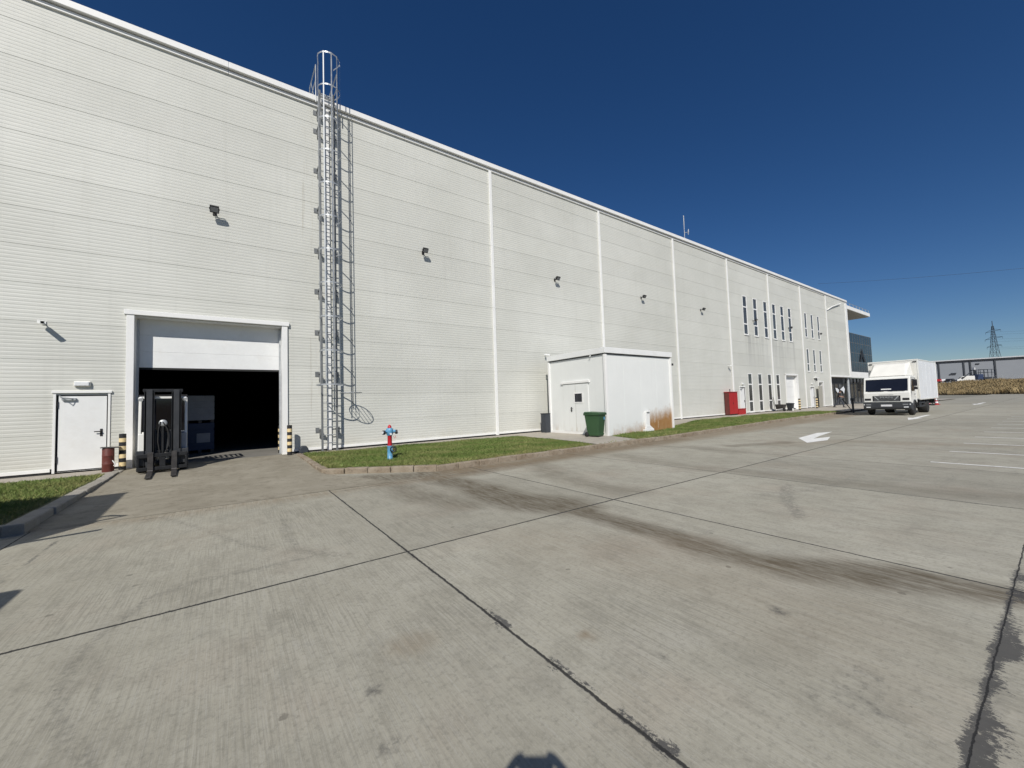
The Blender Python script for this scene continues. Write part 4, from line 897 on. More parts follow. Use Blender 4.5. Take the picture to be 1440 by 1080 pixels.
MB().tube([(.15*math.cos(a), .42+.05*math.sin(a), 1.22+.14*math.sin(a)) for a in np.linspace(0, 2*math.pi, 21)[:-1]], .014, 8, closed=True).cyl((0, .42, 1.22), (0, .28, .95), .02, 8).build('steering_wheel', M['black'], fk)
MB().box(-.44, .44, .27, .285, 1.05, 1.92, 0, Matrix.Rotation(0, 4, 'X')).build('windscreen', M['carglass'], fk)
MB().lathe([(.04, 0), (.05, .02), (.05, .08), (.03, .1), (0, .1)], 12, 0, (.25, 1.3, 2.04)).build('beacon', M['orange'], fk)
# ---------------------------------------------------------------- crates in the hall
def crate(name, label, m, loc, hh, w_=.85, d_=1.1, n=4):
    t = thing(name, label, 'crate', loc, R_(4), 'crates stacked inside the gate')
    mb = MB(); e = hh/n
    for k in range(n): mb.box(-w_/2, w_/2, -d_/2, d_/2, k*e+.012, (k+1)*e-.012)
    mb.box(-w_/2+.01, w_/2-.01, -d_/2+.01, d_/2-.01, .0, hh); mb.build('box', m, t, .006)
    for x in (-w_/2+.06, 0, w_/2-.06): MB().box(x-.05, x+.05, -d_/2-.0, d_/2, -.1, -.002).build('pallet_foot', M['rust'], t)
    return t
cr1 = crate('crate', 'dark blue crate on the floor inside the gate, carrying a grey one', M['bluecrate'], (-.88, 19.4, .09), 1.0)
MB().box(-.1, .3, -.565, -.552, .28, .62).build('paper_sheet', M['crate'], cr1)
crate('crate', 'grey slatted crate stacked on the dark blue crate inside the gate', M['crate'], (-.88, 19.4, 1.2), .92)
for x, y, z, lb in ((.9, 28, 6.0, 'leftmost of the three tiny lamps glowing inside the dark hall'), (1.5, 27, 6.1, 'middle one of the three tiny lamps glowing inside the dark hall'), (2.2, 26, 6.9, 'rightmost of the three tiny lamps glowing inside the dark hall')):
    t = thing('hall_lamp', lb, 'lamp', (x, y, z), 0, 'lamps inside the hall')
    MB().lathe([(.06, 0), (.05, .05), (.0, .08)], 12).build('shade', M['plastic'], t); MB().lathe([(0, -.01), (.05, -.006), (.05, -.001), (0, -.0005)], 12).build('bulb', M['lampon'], t)
# ---------------------------------------------------------------- lorry
def make_lorry(label):
    t = thing('box_lorry', label, 'lorry', (0, 0, 0), 0)
    W2 = 1.15; B2 = 1.26
    cabp = [(.06, .86), (.0, .88), (-.0, 1.50), (.05, 1.56), (.28, 2.44), (.36, 2.53), (.52, 2.58), (1.85, 2.58), (1.9, 2.5), (1.9, .78), (1.52, .78)]
    arch = [(1.02+.5*math.cos(a), .46+.5*math.sin(a)) for a in np.linspace(.64, math.pi-.64, 9)]
    cabp = cabp+arch+[(.5, .74), (.3, .74)]
    cb = MB().prism(cabp, -W2, W2, 'y').build('cab', M['truckwhite'], t, .045, 3)
    def onfront(z): return .05+(z-1.56)*(.23/.88)      # x of the sloped screen at height z
    def slab(b, y0, y1, z0, z1, off, th, fx=onfront):
        b.add([(fx(z0)-off, y0, z0), (fx(z0)-off, y1, z0), (fx(z1)-off, y1, z1), (fx(z1)-off, y0, z1), (fx(z0)-off+th, y0, z0), (fx(z0)-off+th, y1, z0), (fx(z1)-off+th, y1, z1), (fx(z1)-off+th, y0, z1)],
              [(0, 1, 2, 3), (7, 6, 5, 4), (0, 4, 5, 1), (3, 2, 6, 7), (0, 3, 7, 4), (1, 5, 6, 2)]); return b
    ws = slab(MB(), -1.04, 1.04, 1.60, 2.40, .012, .02).build('windscreen', M['carglass'], cb, .01)
    slab(MB(), -.25, .25, 1.70, 1.77, .016, .003).build('dash_sign', M['white'], ws)
    b = MB(); slab(b, -.9, -.1, 1.595, 1.615, .03, .015); slab(b, .1, .9, 1.595, 1.615, .03, .015); b.build('wipers', M['black'], ws)
    g = MB().box(-.02, .0, -.68, .68, .95, 1.30).build('grille', M['black'], cb, .01)
    b = MB()
    for k in range(4): b.box(-.03, -.021, -.62, .62, 1.0+k*.08, 1.015+k*.08)
    for s in (-1, 1): b.add([(-.035, s*.62, 1.27), (-.035, s*.56, 1.27), (-.035, s*.36, 1.02), (-.035, s*.42, 1.02), (-.022, s*.62, 1.27), (-.022, s*.56, 1.27), (-.022, s*.36, 1.02), (-.022, s*.42, 1.02)], [(0, 1, 2, 3), (0, 4, 5, 1), (2, 6, 7, 3), (1, 5, 6, 2)])
    b.build('grille_bars', M['steel'], g)
    text('MAN', .17, M['steel'], 'lettering', g, (-.04, 0, 1.19), (R_(90), 0, R_(-90)), .004, 1.7)
    for s in (-1, 1):
        MB().box(-.015, .04, s*.93-.16 if s > 0 else s*.93-.16, s*.93+.16, 1.0, 1.14).build('air_intake', M['black'], cb, .01)
        # side window, door seam, handle
        y0 = s*(W2+.004); b = MB(); b.prism([(.42, 1.62), (.54, 2.36), (1.28, 2.36), (1.28, 1.58), (.55, 1.55)], min(y0, y0-s*.012), max(y0, y0-s*.012), 'y'); b.build('side_window', M['carglass'], cb)
        b = MB(); yy0, yy1 = sorted((s*(W2+.003), s*(W2-.01)))
        for x0, x1, z0, z1 in ((1.36, 1.372, .95, 2.45), (.36, .372, 1.0, 1.6)): b.box(x0, x1, yy0, yy1, z0, z1)
        b.build('door_seam', M['plastic'], cb)
        yy0, yy1 = sorted((s*(W2+.03), s*(W2+.004))); MB().box(1.16, 1.3, yy0, yy1, 1.34, 1.38).build('door_handle', M['black'], cb)
        b = MB().tube([(.4, s*W2, 2.42), (.18, s*(W2+.22), 2.40), (.18, s*(W2+.22), 1.72), (.42, s*W2, 1.62)], .014, 6).build('mirror_arm', M['black'], cb)
        MB().box(.14, .22, s*(W2+.22)-.10, s*(W2+.22)+.10, 1.88, 2.30).box(.14, .22, s*(W2+.24)-.09, s*(W2+.24)+.09, 1.66, 1.84).build('mirror', M['black'], b, .02)
        # step, arch lip
        b = MB(); pts = [(1.02+.52*math.cos(a), s*(W2+.01), .46+.52*math.sin(a)) for a in np.linspace(.3, math.pi-.35, 12)]; b.tube(pts, .035, 8); b.build('arch_trim', M['plastic'], cb)
        b = MB().box(.22, .5, min(s*.8, s*(W2+.02)), max(s*.8, s*(W2+.02)), .35, .78); b.build('entry_step', M['plastic'], cb, .02)
    bp = MB().prism([(-.08, .45), (-.1, .55), (-.08, .84), (.25, .845), (.25, .40), (.0, .40)], -1.17, 1.17, 'y').build('bumper', M['plastic'], t, .03, 3)
    for s in (-1, 1):
        h = MB().box(-.105, -.08, s*.90-.13, s*.90+.13, .68, .76).build('headlight', M['floodglass'], bp, .01)
        MB().box(-.108, -.085, s*.92-.12, s*.92+.10, .52, .585).build('fog_lamp', M['lens'], bp, .008)
        MB().box(-.09, .02, s*1.12-.03, s*1.12+.03, .68, .76).build('indicator', M['lens'], bp, .008)
    pl_ = MB().box(-.112, -.098, -.27, .27, .60, .72).build('number_plate', M['plate'], bp)
    MB().box(-.02, -.0, -.35, .35, 1.36, 1.365).build('bonnet_seam', M['plastic'], cb)
    # wind deflector from the cab roof up to the box
    b = MB().add([(.50, -.92, 2.60), (.50, .92, 2.60), (1.45, .80, 3.42), (1.45, -.80, 3.42), (1.9, -1.05, 2.60), (1.9, 1.05, 2.60), (1.9, .95, 3.50), (1.9, -.95, 3.50)], [(0, 1, 2, 3), (3, 2, 6, 7), (0, 3, 7, 4), (1, 5, 6, 2), (4, 7, 6, 5), (0, 4, 5, 1)])
    b.build('wind_deflector', M['creamwhite'], t, .05, 3)
    bx = MB().box(2.15, 8.35, -B2, B2, 1.0, 3.68).build('cargo_box', [M['truckbox']], t, .01)
    MB().box(2.148, 2.14, -B2+.06, B2-.06, 1.05, 3.6).build('front_panel', M['creamwhite'], bx)
    b = MB()
    for s in (-1, 1):
        y0, y1 = sorted((s*(B2-.05), s*(B2+.018)))
        b.box(2.13, 2.2, y0, y1, .98, 3.70); b.box(8.3, 8.37, y0, y1, .98, 3.70); b.box(2.2, 8.3, y0, y1, 3.63, 3.70); b.box(2.2, 8.3, y0, y1, .96, 1.04)
    b.box(2.13, 2.2, -B2+.06, B2-.06, 3.63, 3.70)
    b.build('edge_rail', M['truckwhite'], bx, .006)
    for k in range(4):
        for s in (-1, 1):
            y0, y1 = sorted((s*B2, s*(B2+.005))); MB().box(3.38+k*1.24, 3.42+k*1.24, y0, y1, 1.05, 3.62).build('panel_rib', M['truckbox'], bx)
    for s in (-1, 1): MB().box(2.10, 2.13, s*(B2-.14)-.09, s*(B2-.14)+.09, 3.5, 3.56).build('marker_lamp', M['black'], bx)
    MB().box(1.2, 8.3, -.42, -.32, .62, .86).box(1.2, 8.3, .32, .42, .62, .86).box(2.2, 2.3, -1.1, 1.1, .86, .99).box(5, 5.1, -1.1, 1.1, .86, .99).box(8.1, 8.2, -1.1, 1.1, .6, .99).build('chassis', M['black'], t)
    b = MB()
    for s in (-1, 1):
        y0, y1 = sorted((s*1.1, s*1.14))
        b.box(2.5, 4.4, y0, y1, .72, .80); b.box(2.5, 4.4, y0, y1, .48, .56); b.box(2.6, 2.66, y0, y1, .48, .98); b.box(4.2, 4.26, y0, y1, .48, .98)
        b.box(2.9, 3.8, min(s*.5, s*1.05), max(s*.5, s*1.05), .45, .9)
    b.box(8.0, 8.1, -1.1, 1.1, .42, .54); b.build('underrun_guard', M['plastic'], t)
    for x, wd in ((1.02, .26), (5.35, .5)):
        for s in (-1, 1):
            h = wd/2; yc_ = s*(1.13-h)
            w_ = MB().lathe([(.24, -h), (.42, -h), (.455, -h+.03), (.46, 0), (.455, h-.03), (.42, h), (.24, h)], 28, 0, (x, yc_, .46), 'y').build('wheel', M['rubber'], t)
            o_ = s*(h-.05)
            MB().lathe([(0, yc_+o_*.6), (.07, yc_+o_*1.25), (.09, yc_+o_*.9), (.2, yc_+o_*.75), (.25, yc_+o_*1.1)], 20, 0, (x, 0, .46), 'y').build('rim', M['steel'], w_)
    for s in (-1, 1): MB().box(8.35, 8.39, s*.95-.15, s*.95+.15, .7, .82).build('rear_lamp', M['red'], t)
    MB().box(5.8, 5.84, -1.12, 1.12, .3, .95).build('mudflap', M['rubber'], t)
    return t
lorry = make_lorry('white box lorry parked nose towards the camera beside the verge at the far end')
lorry.location = (35.35, 6.95, LOT)
l2 = dup(lorry, (-4.55, 6.7, LOT), math.pi, 'white box lorry parked left of the photographer, seen only by its shadow on the driveway')
l2.location = (-4.1-8.39, 6.55, LOT); l2.rotation_euler = (0, 0, 0)
MB().tube([(8.39, .35, 2.2), (9.5, .52, 2.12), (9.84, .5, 1.95), (9.5, .45, 1.82), (8.39, .3, 1.75)], .035, 8).build('shadow_loop', M['black'], l2)  # added out of view, shaped only to cast a loop in the lorry's shadow
MB().tube([(8.39, -.1, 1.3), (9.3, .1, 1.42), (10.0, .13, 1.5)], .04, 8).build('shadow_spike', M['black'], l2)  # added out of view to give that shadow a spike
# ---------------------------------------------------------------- vans and cars
def make_van(label, body=M['white'], L=5.2, Hh=2.2, cat='van', low=False):
    t = thing('car' if low else 'parked_van', label, cat, (0, 0, 0))
    if low: pf_ = [(0, .35), (0, .75), (.2, .9), (1.1, 1.0), (1.9, 1.42), (3.3, 1.45), (4.1, 1.05), (4.5, 1.0), (4.55, .35)]
    else: pf_ = [(0, .35), (-.02, .8), (.1, 1.05), (.75, 1.25), (1.45, 2.0), (1.8, Hh-.02), (2.2, Hh+.02), (L-.1, Hh), (L, Hh-.15), (L, .35)]
    b = MB().prism(pf_, -.92, .92, 'y').build('body', body, t, .08, 3)
    L_ = pf_[-1][0]
    if low:
        MB().prism([(1.2, 1.02), (1.93, 1.38), (3.25, 1.4), (3.95, 1.06)], -.925, .925, 'y').build('windows', M['carglass'], b)
    else:
        MB().prism([(.8, 1.32), (1.42, 1.97), (1.38, 1.99), (.74, 1.33)], -.8, .8, 'y').build('windscreen', M['carglass'], b)
        MB().prism([(1.05, 1.32), (1.5, 1.9), (2.1, 1.9), (2.1, 1.32)], -.927, .927, 'y').build('side_window', M['carglass'], b)
    for x in (.9, L_-.95):
        for s in (-1, 1):
            w_ = MB().lathe([(.2, -.1), (.31, -.1), (.33, 0), (.31, .1), (.2, .1)], 20, 0, (x, s*.84, .33), 'y').build('wheel', M['rubber'], t)
            MB().lathe([(0, -.09), (.2, -.08), (.2, .08), (0, .09)], 14, 0, (x, s*.85, .33), 'y').build('rim', M['steel'], w_)
    for s in (-1, 1): MB().box(-.02, .08, s*.7-.12, s*.7+.12, .72, .85).build('headlight', M['lens'], b, .01)
    MB().box(-.05, .15, -.9, .9, .36, .55).build('bumper', M['plastic'], t, .02)
    return t
v1 = make_van('white van added out of view left of the photographer to cast a shadow at the left edge')  # unseen van, added to cast the second shadow tip
v1.location = (-3.0, 2.95, LOT); v1.rotation_euler = (0, 0, math.pi)
v1.location = (-2.96-5.2, 2.95, LOT); v1.rotation_euler = (0, 0, 0)
# ---------------------------------------------------------------- barrier post beside the lorry, signs behind it
t = thing('barrier', 'dark barrier post with a pale boom standing between the lorry and the entrance', 'barrier', (39.6, 9.75, LOT))
MB().box(-.06, .06, -.06, .06, 0, 1.1).build('post', M['fardark'], t, .02); MB().box(-.2, .12, -.1, .1, .95, 1.15).build('motor_box', M['fardark'], t, .03)
MB().box(0, .06, -2.6, -.1, .72, .84).build('boom', M['steel'], t, .01); MB().cyl((.02, -2.4, 0), (.02, -2.4, .78), .04, 8).build('rest_post', M['steel'], t); MB().tube([(0, .1, .2), (-.5, .5, 1.1), (-.9, .5, 1.05)], .03, 8).build('counter_arm', M['fardark'], t)
def sign(x, y, z, label, hp, r=.32):
    t = thing('road_sign', label, 'sign', (x, y, z))
    MB().cyl((0, 0, 0), (0, 0, hp), .035, 8).box(-.3, .3, -.2, .2, 0, .08).build('post', M['rust'], t)
    d = MB().cyl((-.03, 0, hp), (-.05, 0, hp), r, 28).build('disc', M['red'], t)
    MB().cyl((-.051, 0, hp), (-.056, 0, hp), r*.68, 24).build('disc_centre', M['poster'], d)
    return t
sign(61.5, 8.45, LOT, 'low round red and white traffic sign on a stand behind the lorry', 1.05, .5)
def sign2(x, y, label):
    t = thing('road_sign', label, 'sign', (x, y, LOT)); MB().cyl((0, 0, 0), (0, 0, 3.6), .05, 8).build('post', M['rust'], t)
    d = MB().cyl((-.05, 0, 3.2), (-.08, 0, 3.2), .55, 28).build('disc', M['red'], t); MB().box(-.09, -.081, -.36, .36, 3.12, 3.28).build('white_bar', M['poster'], d)
sign2(66.0, 9.3, 'tall red no entry sign on a thin post behind the lorry')
def cone(x, y, label):
    t = thing('traffic_cone', label, 'cone', (x, y, LOT), 0, 'cones behind the lorry')
    MB().box(-.24, .24, -.24, .24, 0, .04).build('base', M['red'], t, .01)
    mb = MB(); pr_ = [(.17, .04), (.135, .2), (.10, .36), (.07, .5), (.03, .68)]
    for i in range(4): mb.lathe(pr_[i:i+2], 18, i % 2)
    mb.build('cone', [M['red'], M['poster']], t)
cone(59.8, 8.5, 'red and white traffic cone just left of the low round sign'); cone(60.4, 8.0, 'red and white traffic cone in front of the low round sign'); cone(61.0, 9.3, 'red and white traffic cone nearest the lorry tail')
# ---------------------------------------------------------------- far yard
YZ = 4.05
def ry(px, py, zc):
    f = 557.886; d = F+(px-720)/f*R2+(540-py)/f*U2; return Vector((0, 0, H))+d*zc
A, B = Vector((238.5, 34.2, 0)), Vector((254.0, -7.2, 0))
fd = (B-A).normalized(); far = thing('far_warehouse', 'long low grey warehouse with dark posts beyond the dry grass bank', 'building', (A.x, A.y, YZ), math.atan2(fd.y, fd.x))
LF = 130
MB().box(0, LF, 0, 50, -1, 8.5).build('wall', M['farwall'], far); MB().box(-.4, LF, -.8, 50, 8.96, 9.4).build('roof', M['farroof'], far); MB().box(-.2, LF, -.5, .0, 8.5, 8.958).build('eaves_band', M['fardark'], far)
for d in (4.1, 11.2, 13.0, 19.6, 36, 52, 68, 84, 100, 116): MB().box(d-.22, d+.22, -.3, -.001, -1, 8.5).build('post', M['fardark'], far)
MB().box(7, 8.8, -.3, -.001, 3.3, 3.6).box(7.5, 9, -.3, -.001, 3.8, 4.0).build('vent', M['fardark'], far); MB().box(14.5, 15.5, -.3, -.001, 7.0, 7.4).build('vent', M['fardark'], far)
dv = math.atan2(fd.y, fd.x)
def far_at(d, back): p = A+fd*d+Vector((fd.y, -fd.x, 0))*back; return (p.x, p.y, YZ)
va = make_van('white van parked side on in the far yard beside the dark rack lorry', M['truckwhite']); va.location = far_at(4.2, 18); va.rotation_euler = (0, 0, dv); va.scale = (.88, 1, .95)
car = make_van('dark car parked in the far yard left of the white van', M['black'], cat='car', low=True); car.location = far_at(2.2, 17); car.rotation_euler = (0, 0, dv+R_(62))
car2 = dup(car, far_at(-.4, 17), dv+R_(75), 'red car at the left end of the far yard beside the traffic signs')
for ch in kids(car2):
    if ch.name.startswith('body'):
        ch.data = ch.data.copy(); ch.data.materials[0] = M['red']
car3 = make_van('small white car showing between the red and the dark car in the far yard', M['white'], cat='car', low=True); car3.location = far_at(1.0, 15); car3.rotation_euler = (0, 0, dv+R_(70))
fl_ = thing('rack_lorry', 'dark lorry with an open pipe rack and a loading arm in the far yard', 'lorry', far_at(9.2, 17), dv+R_(38))
MB().box(0, 2.2, -1.1, 1.1, .6, 2.6).build('cab', M['bluecrate'], fl_, .1); MB().box(2.3, 7.2, -1.2, 1.2, .8, 1.5).build('flatbed', M['fardark'], fl_)
mb = MB()
for x in (0.2, 2.4, 4.0, 5.6, 7.1):
    for s in (-1, 1): mb.box(x-.06, x+.06, s*1.1-.06, s*1.1+.06, 1.5, 4.3)
for z in (3.2, 4.3):
    for s in (-1, 1): mb.box(.2, 7.2, s*1.1-.06, s*1.1+.06, z-.08, z+.08)
mb.build('pipe_rack', M['fardark'], fl_); MB().tube([(.3, 0, 4.8), (-2.8, 0, 2.6), (-4.2, 0, 1.7)], .16, 8).box(-.1, .5, -.2, .2, 2.6, 5.2).build('loading_arm', M['fardark'], fl_)
MB().box(-.25, .1, -.4, .4, 4.3, 5.2).build('headboard', M['white'], fl_)
for x in (1.0, 5.4, 6.5):
    for s in (-1, 1): MB().lathe([(.2, -.12), (.46, -.12), (.48, 0), (.46, .12), (.2, .12)], 18, 0, (x, s*1.05, .48), 'y').build('wheel', M['rubber'], fl_)
fn = thing('yard_fence', 'thin wire fence with slim posts along the far yard', 'fence', far_at(13, 19), dv)
for k in range(16): MB().box(k*2.4-.04, k*2.4+.04, -.04, .04, 0, 2.0).build('post', M['steel'], fn)
mb = MB()
for z in (.3, .8, 1.3, 1.8): mb.cyl((0, 0, z), (36, 0, z), .012, 4)
mb.build('wires', M['steel'], fn)
# pylon
P0 = ry(1403, 540, 230); P0.z = 2.0
py = thing('pylon', 'tall lattice electricity pylon behind the far grey warehouse', 'pylon', P0, R_(-60))
HP = 38.5
def leg_at(z): 
    return max(.2, (2.6*(1-z/28.0)+.6 if z < 21 else 1.25-(z-21)*.066))
mb = MB(); zs = [0, 6, 11.5, 16, 20, 23.5, 26.5, 29.5, 32.5, 35.5]
for a, b in zip(zs[:-1], zs[1:]):
    for sx, sy in ((1, 1), (1, -1), (-1, -1), (-1, 1)):
        la, lb = leg_at(a), leg_at(b); mb.cyl((sx*la, sy*la, a), (sx*lb, sy*lb, b), .09, 4)
        nx_, ny_ = (-sx, sy) if sx*sy > 0 else (sx, -sy)
        mb.cyl((sx*la, sy*la, a), (nx_*lb, ny_*lb, b), .05, 4); mb.cyl((nx_*la, ny_*la, a), (sx*lb, sy*lb, b), .05, 4); mb.cyl((sx*lb, sy*lb, b), (nx_*lb, ny_*lb, b), .045, 4)
mb.cyl((0, 0, 35.5), (0, 0, HP), .16, 4); mb.build('lattice_tower', M['fardark'], py)
for z, l_ in ((23.6, 6.2), (28.2, 7.4), (32.4, 6.4)):
    mb = MB()
    for s in (-1, 1):
        mb.cyl((0, s*.5, z), (0, s*l_, z), .1, 4); mb.cyl((0, s*.5, z+1.3), (0, s*l_, z), .08, 4); mb.cyl((0, s*l_, z), (0, s*l_, z-1.2), .05, 4)
    mb.build('crossarm', M['fardark'], py)
def wire(p, q, sag, label, r=.035):
    p, q = Vector(p), Vector(q); pts = [p.lerp(q, k/24)-Vector((0, 0, sag*4*(k/24)*(1-k/24))) for k in range(25)]
    o = MB().tube([v-p for v in pts], r, 5).build('power_line', M['fardark']); o.location = p; tag(o, label, 'power line', 'power lines')
dirw = Vector((math.cos(R_(-75)), math.sin(R_(-75)), 0)); sidew = Vector((-dirw.y, dirw.x, 0))
for z, l_, nm in ((22.4, 6.2, 'lowest'), (27.0, 7.4, 'middle'), (31.2, 6.4, 'highest')):
    for s, sn in ((-1, 'near'), (1, 'far')):
        a = P0+sidew*(s*l_)+Vector((0, 0, z)); wire(a, a+dirw*260, 5, 'thin power line hung from the %s crossarm of the pylon on its %s side' % (nm, sn), .028)
wire(ry(1150, 399, 160), ry(1700, 348, 105), 1.2, 'faint single power line high in the sky above the lorry', .035)
# rooftop antenna
an = thing('antenna', 'thin rooftop antenna mast with a small white dish', 'antenna', (27.55, WY+.25, 13.0))
MB().cyl((0, 0, -.05), (0, 0, 1.75), .025, 8).cyl((0, 0, 1.3), (0, 0, 2.0), .035, 8).build('mast', M['steel'], an)
mb = MB(); r = Matrix.Translation((.22, -.12, .75)) @ Matrix.Rotation(R_(35), 4, 'Z') @ Matrix.Rotation(R_(90), 4, 'X')
mb.lathe([(0, 0), (.12, .02), (.2, .06), (.2, .07), (.12, .035), (0, .012)], 20); mb.v = [tuple(r @ Vector(v)) for v in mb.v]; mb.build('dish', M['white'], an); MB().cyl((0, 0, .72), (.22, -.1, .74), .02, 6).build('dish_arm', M['steel'], an)
# ---------------------------------------------------------------- people
def skinned(name, joints, edges, m, parent, sub=2, root=0):
    me = bpy.data.meshes.new(name); me.from_pydata([j[0] for j in joints], edges, []); me.materials.append(m)
    o = bpy.data.objects.new(name, me); C.objects.link(o); o.parent = parent
    sk = o.modifiers.new('skin', 'SKIN'); sk.use_smooth_shade = True
    for i, j in enumerate(joints):
        r = j[1] if isinstance(j[1], tuple) else (j[1], j[1]); v = me.skin_vertices[0].data[i]; v.radius = r; v.use_root = (i == root)
    s_ = o.modifiers.new('sub', 'SUBSURF'); s_.levels = sub; s_.render_levels = sub
    return o
def person(label, loc, rz, J, phone=False):
    """J: joint name -> (x,y,z), facing -y locally"""
    t = thing('person', label, 'person', loc, rz)
    g = lambda k: Vector(J[k])
    names = ['pelvis', 'waist', 'chest', 'neckb', 'neck', 'chin', 'headc', 'crown']
    js = [(g('pelvis'), .12), (g('waist'), .11), (g('chest'), .13), (g('neckb'), .07), (g('neck'), .05), (g('chin'), .065), (g('headc'), .088), (g('crown'), .062)]
    ed = [(i, i+1) for i in range(7)]
    for s in 'LR':
        b = len(js)
        js += [(g('sh'+s), .055), (g('el'+s), .042), (g('wr'+s), .028), (g('wr'+s).lerp(g('ha'+s), .55), .034), (g('ha'+s), .028)]
        ed += [(2, b), (b, b+1), (b+1, b+2), (b+2, b+3), (b+3, b+4)]
        b = len(js)
        js += [(g('hi'+s), .085), (g('kn'+s), .058), (g('an'+s), .038), (g('an'+s)+Vector(J['foot'+s])*.5+Vector((0, 0, -.04)), .036), (g('an'+s)+Vector(J['foot'+s])+Vector((0, 0, -.05)), .028)]
        ed += [(0, b), (b, b+1), (b+1, b+2), (b+2, b+3), (b+3, b+4)]
        # five fingers on each hand
        d = (g('ha'+s)-g('wr'+s)).normalized(); side = Vector(J.get('palm'+s, (0, 1, 0))).normalized(); curl = Vector(J.get('curl'+s, (0, -.5, -.6))).normalized()
        hb = len(js)-6
        for k, (off, L_) in enumerate(((-.028, .06), (-.01, .072), (.01, .068), (.027, .055))):
            p0 = g('ha'+s)+side*off; q = len(js)
            js += [(p0+d*.01, .0095), (p0+d*L_*.6+curl*.012, .0085), (p0+d*L_*.85+curl*.035, .0075)]; ed += [(hb, q), (q, q+1), (q+1, q+2)]
        p0 = g('wr'+s).lerp(g('ha'+s), .4); q = len(js)
        js += [(p0-side*.04+d*.02, .011), (p0-side*.055+d*.055+curl*.02, .009)]; ed += [(hb-1, q), (q, q+1)]
    skinned('body', [(tuple(a), r) for a, r in js], ed, M['skin'], t, 1)
    # clothes
    cj = [(g('pelvis'), .15), (g('waist'), .145), (g('chest'), .165), (g('neckb'), .075)]; ce = [(0, 1), (1, 2), (2, 3)]
    for s in 'LR':
        b = len(cj); cj += [(g('sh'+s), .072), (g('el'+s), .056)]; ce += [(2, b), (b, b+1)]
    skinned('shirt', [(tuple(a), r) for a, r in cj], ce, M['cloth'], t)
    cj = [(g('pelvis')+Vector((0, 0, -.02)), .14)]; ce = []
    for s in 'LR':
        b = len(cj); cj += [(g('hi'+s), .105), (g('kn'+s), .075), (g('an'+s)+Vector((0, 0, .02)), .06)]; ce += [(0, b), (b, b+1), (b+1, b+2)]
    skinned('trousers', [(tuple(a), r) for a, r in cj], ce, M['denim'], t)
    hc = g('headc'); mb = MB(); mb.lathe([(.0, .135), (.05, .125), (.088, .085), (.104, .03), (.102, -.02), (.09, -.05)], 18, 0, tuple(hc+Vector((0, .014, 0)))); mb.build('hair', M['hair'], t)
    mb = MB()
    for s in (-1, 1):
        mb.lathe([(0, -.012), (.010, -.004), (.010, .004), (0, .012)], 8, 0, tuple(hc+Vector((s*.032, -.088, -.005))))
    mb.build('eyes', M['black'], t)
    MB().add([hc+Vector((-.012, -.088, .0)), hc+Vector((.012, -.088, .0)), hc+Vector((.016, -.09, -.035)), hc+Vector((-.016, -.09, -.035)), hc+Vector((0, -.115, -.03))], [(0, 1, 4), (1, 2, 4), (2, 3, 4), (3, 0, 4)]).build('nose', M['skin'], t)
    MB().box(hc.x-.022, hc.x+.022, hc.y-.093, hc.y-.080, hc.z-.062, hc.z-.054).build('mouth', M['brownred'], t)
    for s in 'LR':
        a = g('an'+s); f_ = Vector(J['foot'+s]); ang = math.atan2(f_.x, -f_.y)
        r = Matrix.Translation(a) @ Matrix.Rotation(ang, 4, 'Z')
        mb = MB(); mb.prism([(.09, -.085), (.09, -.02), (.03, .03), (-.04, .02), (-.12, -.03), (-.19, -.05), (-.20, -.085)], -.045, .045, 'x'); mb.v = [tuple(r @ Vector(v)) for v in mb.v]; mb.build('shoe', M['black'], t, .015)
    return t
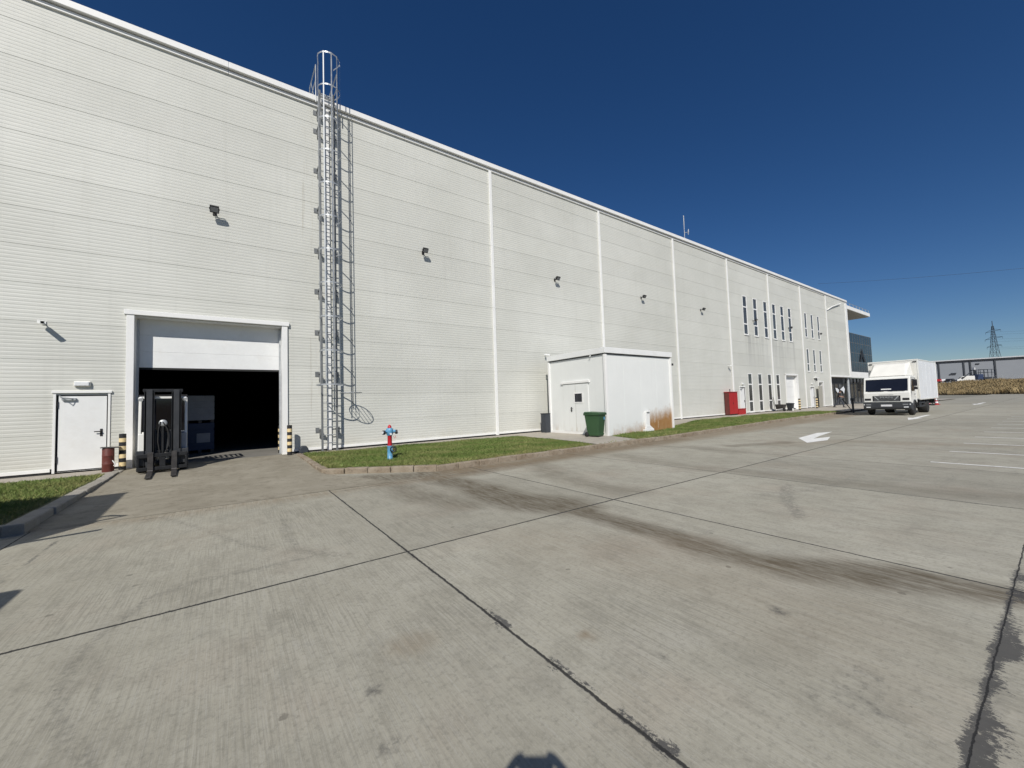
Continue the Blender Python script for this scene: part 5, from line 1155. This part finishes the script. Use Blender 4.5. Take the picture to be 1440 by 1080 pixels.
walk = dict(pelvis=(0, 0, .93), waist=(0, -.03, 1.08), chest=(0, -.09, 1.32), neckb=(0, -.12, 1.47), neck=(0, -.14, 1.52), chin=(0, -.18, 1.57), headc=(0, -.18, 1.65), crown=(0, -.17, 1.73),
            shL=(.19, -.1, 1.40), elL=(.25, -.05, 1.13), wrL=(.2, -.26, 1.02), haL=(.17, -.33, 1.02), shR=(-.19, -.1, 1.40), elR=(-.25, -.08, 1.14), wrR=(-.18, -.28, 1.10), haR=(-.14, -.35, 1.12),
            hiL=(.1, 0, .87), knL=(.11, -.28, .52), anL=(.11, -.36, .085), hiR=(-.1, 0, .87), knR=(-.11, .08, .48), anR=(-.11, .38, .12), footL=(0, -.14, 0), footR=(0, -.14, 0))
person('person in a black top and dark trousers striding past the glass entrance', (50.2, 13.45, GZ+.012), R_(8), walk)
# the photographer, holding a phone up: only the phone's shadow reaches the picture
az = -yaw
hold = dict(pelvis=(0, 0, .93), waist=(0, 0, 1.08), chest=(0, .01, 1.30), neckb=(0, .0, 1.43), neck=(0, -.01, 1.47), chin=(0, -.03, 1.51), headc=(0, -.03, 1.59), crown=(0, -.02, 1.67),
            shL=(.18, 0, 1.36), elL=(.24, -.22, 1.22), wrL=(.145, -.40, 1.55), haL=(.11, -.44, 1.625), shR=(-.18, 0, 1.36), elR=(-.24, -.22, 1.22), wrR=(-.145, -.40, 1.55), haR=(-.11, -.44, 1.625),
            hiL=(.1, 0, .87), knL=(.11, -.02, .48), anL=(.11, 0, .085), hiR=(-.1, 0, .87), knR=(-.11, -.02, .48), anR=(-.11, 0, .085), footL=(0, -.14, 0), footR=(0, -.14, 0), palmL=(0, .3, 1), palmR=(0, .3, 1), curlL=(-1, .2, 0), curlR=(1, .2, 0))
rot_ = math.pi-yaw
ph = thing('person', 'tmp', 'person'); bpy.data.objects.remove(ph)
back = Vector((-F.x, -F.y, 0)).normalized()*.49+Vector((Rt.x, Rt.y, 0))*.02
person('photographer standing behind the camera with both arms raised to hold a phone', (back.x, back.y, LOT), rot_, hold)
pz = thing('phone', 'dark phone held level in both hands of the photographer', 'phone', (0, 0, 0))
r = Matrix.Translation(Vector((0, 0, H))-F*.012+R2*.020+U2*.016) @ Matrix((R2, U2, -F)).transposed().to_4x4()
mb = MB().box(-.078, .078, -.037, .037, -.000, .009, 0, r); mb.build('case', M['black'], pz, .002)
MB().box(-.075, .075, -.034, .034, .0095, .0105, 0, r).build('screen', M['carglass'], pz)
